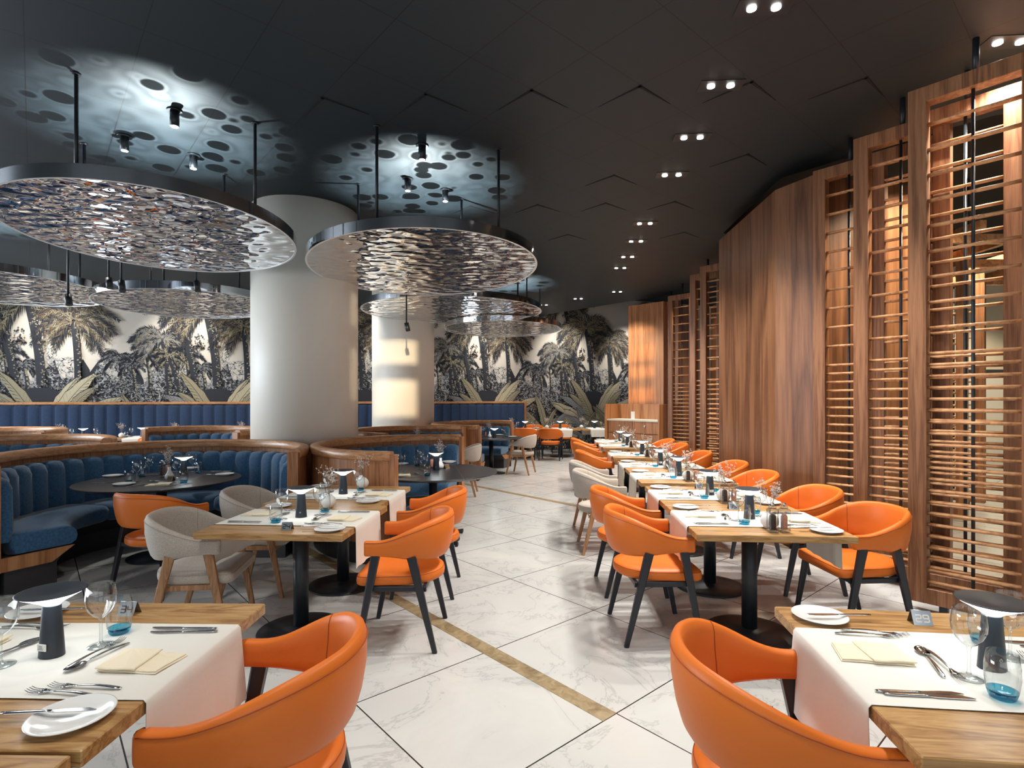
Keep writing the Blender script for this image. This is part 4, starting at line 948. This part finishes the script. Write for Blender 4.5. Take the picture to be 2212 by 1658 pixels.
# ------------------------------------------------------------------ curved booths
def arc(cx, cy, r, a): return (cx + r * cos(R(a)), cy + r * sin(R(a)))
def booth(cx, cy, r, a0, a1, label, zt=1.05, seat=True, open_end=None, plm=None):
    t = empty('curved_booth', (cx, cy, 0)); n = max(24, int(abs(a1 - a0) / 2.5)); A = [a0 + (a1 - a0) * i / n for i in range(n + 1)]
    def sweep(prof, angs, name, m, parent=t, smooth_=True):
        b = MB(); rr = []
        for a in angs: rr.append([(q * cos(R(a)), q * sin(R(a)), z) for q, z in prof(a)])
        b.rings(rr, True, True, 0, smooth_); return b.build(name, m, parent)
    sweep(lambda a: [(r - .03, .2), (r, .2), (r, zt - .06), (r - .03, zt - .06)], A, 'outer_shell', M['booth_wood'], smooth_=False)
    sweep(lambda a: [(r - .05, 0), (r - .015, 0), (r - .015, .2), (r - .05, .2)], A, 'plinth', plm or M['plinth'], smooth_=False)
    # rounded handrail-like rim
    rim = [(r - .085, zt - .085), (r + .018, zt - .085), (r + .024, zt - .07), (r + .024, zt - .025), (r + .014, zt - .007), (r - .005, zt), (r - .06, zt), (r - .078, zt - .007), (r - .088, zt - .025), (r - .088, zt - .07)]
    sweep(lambda a: rim, A, 'rim', M['rim_wood'])
    for ae, s in ((a0, -1), (a1, 1)):
        ex = math.degrees(.045 / r) * s
        sweep(lambda a: [(r - .085, .2), (r + .02, .2), (r + .02, zt - .03), (r - .085, zt - .03)], [ae - ex * .02, ae + ex], 'end_post', M['panel_wood'] if False else M['booth_wood'], smooth_=False)
    # inner wood face behind the cushions
    nch = max(3, round(abs(a1 - a0) * PI / 180 * r / .21)); m = nch * 10
    AB = [a0 + (a1 - a0) * i / m for i in range(m + 1)]
    def back(a):
        ph = (a - a0) / (a1 - a0) * nch; g = abs(sin(PI * ph)) ** .45; q = r - .155 - .03 * g; zt2 = zt - .13 - .03 * (1 - g)
        return [(r - .032, .42), (q + .01, .42), (q - .012, .5), (q - .005, zt2 - .08), (q + .02, zt2 - .02), (q + .05, zt2), (r - .05, zt2), (r - .032, zt2 - .02)]
    if seat: sweep(back, AB, 'channelled_backrest', M['blue'])
    if seat:
        ri = r - .62
        def cu(a, e=0): return [(r - .17, .30), (ri + .05, .30), (ri + .01, .33), (ri, .38), (ri + .01, .43), (ri + .04, .462), (ri + .1, .475), (r - .14, .47)]
        k = 3 if abs(a1 - a0) > 200 else 2
        for i in range(k):
            s0 = a0 + (a1 - a0) * i / k; s1 = a0 + (a1 - a0) * (i + 1) / k; g = .6 if a1 > a0 else -.6
            c = MB(); angs = [s0 + (s1 - s0) * j / 24 for j in range(25)]; rr = []
            for j, a in enumerate(angs):
                e = min(j, 24 - j); sh = .16 if e == 0 else (.05 if e == 1 else 0)
                pr = cu(a); mq = sum(q for q, z in pr) / 8; mz = .385
                aa = a + (g * .4 if j == 0 else -g * .4 if j == 24 else 0)
                rr.append([((mq + (q - mq) * (1 - sh * .5)) * cos(R(aa)), (mq + (q - mq) * (1 - sh * .5)) * sin(R(aa)), mz + (z - mz) * (1 - sh)) for q, z in pr])
            c.rings(rr, True, True, 0, True); c.build('seat_cushion', M['blue'], t)
        sweep(lambda a: [(r - .12, .0), (ri + .16, .0), (ri + .16, .19), (ri + .08, .3), (r - .12, .3)], A, 'seat_base', M['plinth'], smooth_=False)
        for ae, s in ((a0, -1), (a1, 1)):
            ex = math.degrees(.03 / r) * s
            sweep(lambda a: [(r - .09, .2), (ri + .2, .2), (ri + .04, .305), (r - .09, .305)], [ae, ae + ex], 'end_panel', M['panel_wood'], smooth_=False)
    return tag(t, label, 'booth')
booth(-3.38, 5.27, 1.31, 0, 243, 'nearest curved blue velvet booth with wooden rim at left')
booth(-.93, 6.25, 1.28, 80, 262, 'middle curved blue velvet booth opening toward the aisle')
booth(-1.35, 8.95, 1.3, 70, 250, 'curved blue booth directly behind the middle one')
booth(-.46, 11.4, 1.2, 68, 262, 'farthest curved blue booth with small round table by the aisle')
booth(-5.95, 6.1, 1.22, 20, 200, 'curved booth at left edge behind the nearest one', 1.07)
booth(-5.0, 8.3, 1.1, -20, 150, 'curved wooden booth rim left of the large column, middle distance', 1.08)
booth(-8.0, 7.9, 1.2, 0, 170, 'curved booth rim at far left behind other booths', 1.08)
b = MB(); b.prism([(-2.16, 5.98), (-2.18, 6.1), (-2.2, 6.4), (-2.36, 6.4), (-2.33, 6.15)], 0, .95); b.build('booth_filler_panel', M['booth_wood']); tag(COL.objects[-1], 'narrow wooden filler panel between the two nearest booths', 'panel')

# ------------------------------------------------------------------ wall banquettes under the mural
def banquette(s0, s1, label, zt=1.47):
    t = empty('wall_banquette', wallpt(s0), WANG); L = s1 - s0
    b = MB(); b.bbox((L / 2, -.1, zt - .03), (L, .12, .06), .012); b.build('top_rail', M['rim_wood'], t)
    for x in (-.03, L + .03):
        b = MB(); b.bbox((x, -.1, zt / 2), (.06, .14, zt), .008); b.build('end_post', M['booth_wood'], t)
    n = round(L / .24); w_ = L / n
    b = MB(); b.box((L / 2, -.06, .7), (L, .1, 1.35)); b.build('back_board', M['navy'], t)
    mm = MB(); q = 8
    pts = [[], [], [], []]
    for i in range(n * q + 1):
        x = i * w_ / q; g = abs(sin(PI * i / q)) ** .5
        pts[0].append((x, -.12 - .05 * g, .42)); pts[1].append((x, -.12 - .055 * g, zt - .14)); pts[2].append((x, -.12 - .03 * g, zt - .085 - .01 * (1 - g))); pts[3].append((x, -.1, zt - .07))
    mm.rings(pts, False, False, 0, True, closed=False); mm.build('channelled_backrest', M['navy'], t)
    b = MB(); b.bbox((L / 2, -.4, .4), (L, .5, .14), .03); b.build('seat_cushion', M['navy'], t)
    b = MB(); b.box((L / 2, -.36, .165), (L, .36, .33)); b.build('seat_base', M['plinth'], t)
    return tag(t, label, 'banquette')
banquette(-15.0, -6.3, 'long straight dark blue banquette under the mural at left')
banquette(-5.25, -2.3, 'straight dark blue banquette under the mural, right of the distant column')

# ------------------------------------------------------------------ far tables and chairs
def fartable(x, y, rz, T, lamp_=True, w_=.9):
    put('dining_table', (x, y, 0), rz, 'oak topped pedestal ' + T, 'tables far away')
    o = bpy.data.objects.new('table_runner', runner_mesh(77, .2, .2)); COL.objects.link(o); o.location = (x, y, 0); o.rotation_euler = (0, 0, rz + PI / 2); tag(o, 'white runner across ' + T, 'table runner', 'white linen runners')
    ca, sa = cos(rz), sin(rz)
    def it(k, u, v, z, lab): put(k, (x + ca * u - sa * v, y + sa * u + ca * v, TZ + z), rz, lab + ' on ' + T, k.replace('_', ' ') + 's on far tables')
    it('table_lamp', 0, 0, .0045, 'lit black cone lamp')
    for sx in (-1, 1):
        w2 = 'left' if sx < 0 else 'right'
        it('wine_glass', sx * .2, .03, .0045, 'wine glass, %s,' % w2); it('tumbler', sx * .27, -.03, .0045, 'blue-bottomed tumbler, %s,' % w2); it('side_plate', sx * .34, .2, .0005, 'white plate, %s,' % w2)
    it('flower_vase', -.36, 0, .0008, 'white vase of sprigs')
fl = [(-10.6, 10.3, 'leftmost'), (-8.65, 11.0, 'second from left'), (-7.7, 11.35, 'third from left'), (-6.75, 11.6, 'fourth from left'), (-5.6, 12.1, 'nearest the column')]
for x, y, wh in fl: fartable(x, y, WANG, 'far table along the left banquette, ' + wh)
for x, y, wh in ((-8.0, 10.4, 'left'), (-7.0, 10.75, 'right')): chair('orange_armchair', x, y, WANG, '%s orange chair back showing above the far left booths' % wh)
for x, y, wh in ((.35, 14.5, 'left'), (1.29, 14.62, 'middle'), (2.23, 14.74, 'right')): fartable(x, y, math.atan2(.12, .94), 'far group table before the mural, ' + wh)
for x, y, a, wh in ((.35, 13.95, -.2, 'front left'), (.98, 13.8, -.25, 'front right'), (2.85, 14.9, FL, 'right end'), (.6, 15.4, PI, 'back left'), (1.4, 15.6, PI, 'back right'), (-.25, 14.4, FR, 'left end')):
    chair('orange_armchair', x, y, a, 'orange armchair at the far group table, %s' % wh, 'orange armchairs round the far group table')

for s_ in (-13.5, -11, -8.5, -6, -3.5, -1, 1.3):  # unseen spots along the back wall, added to brighten the mural
    p = wallpt(s_, 1.5, CEIL - .08); t_ = wallpt(s_, 0, 2.75); l = lamp('mural_fill', 'SPOT', p, 230, (1, .95, .88), (0, 0, 0), .04, spot=74, blend=.9); aim(l, t_)
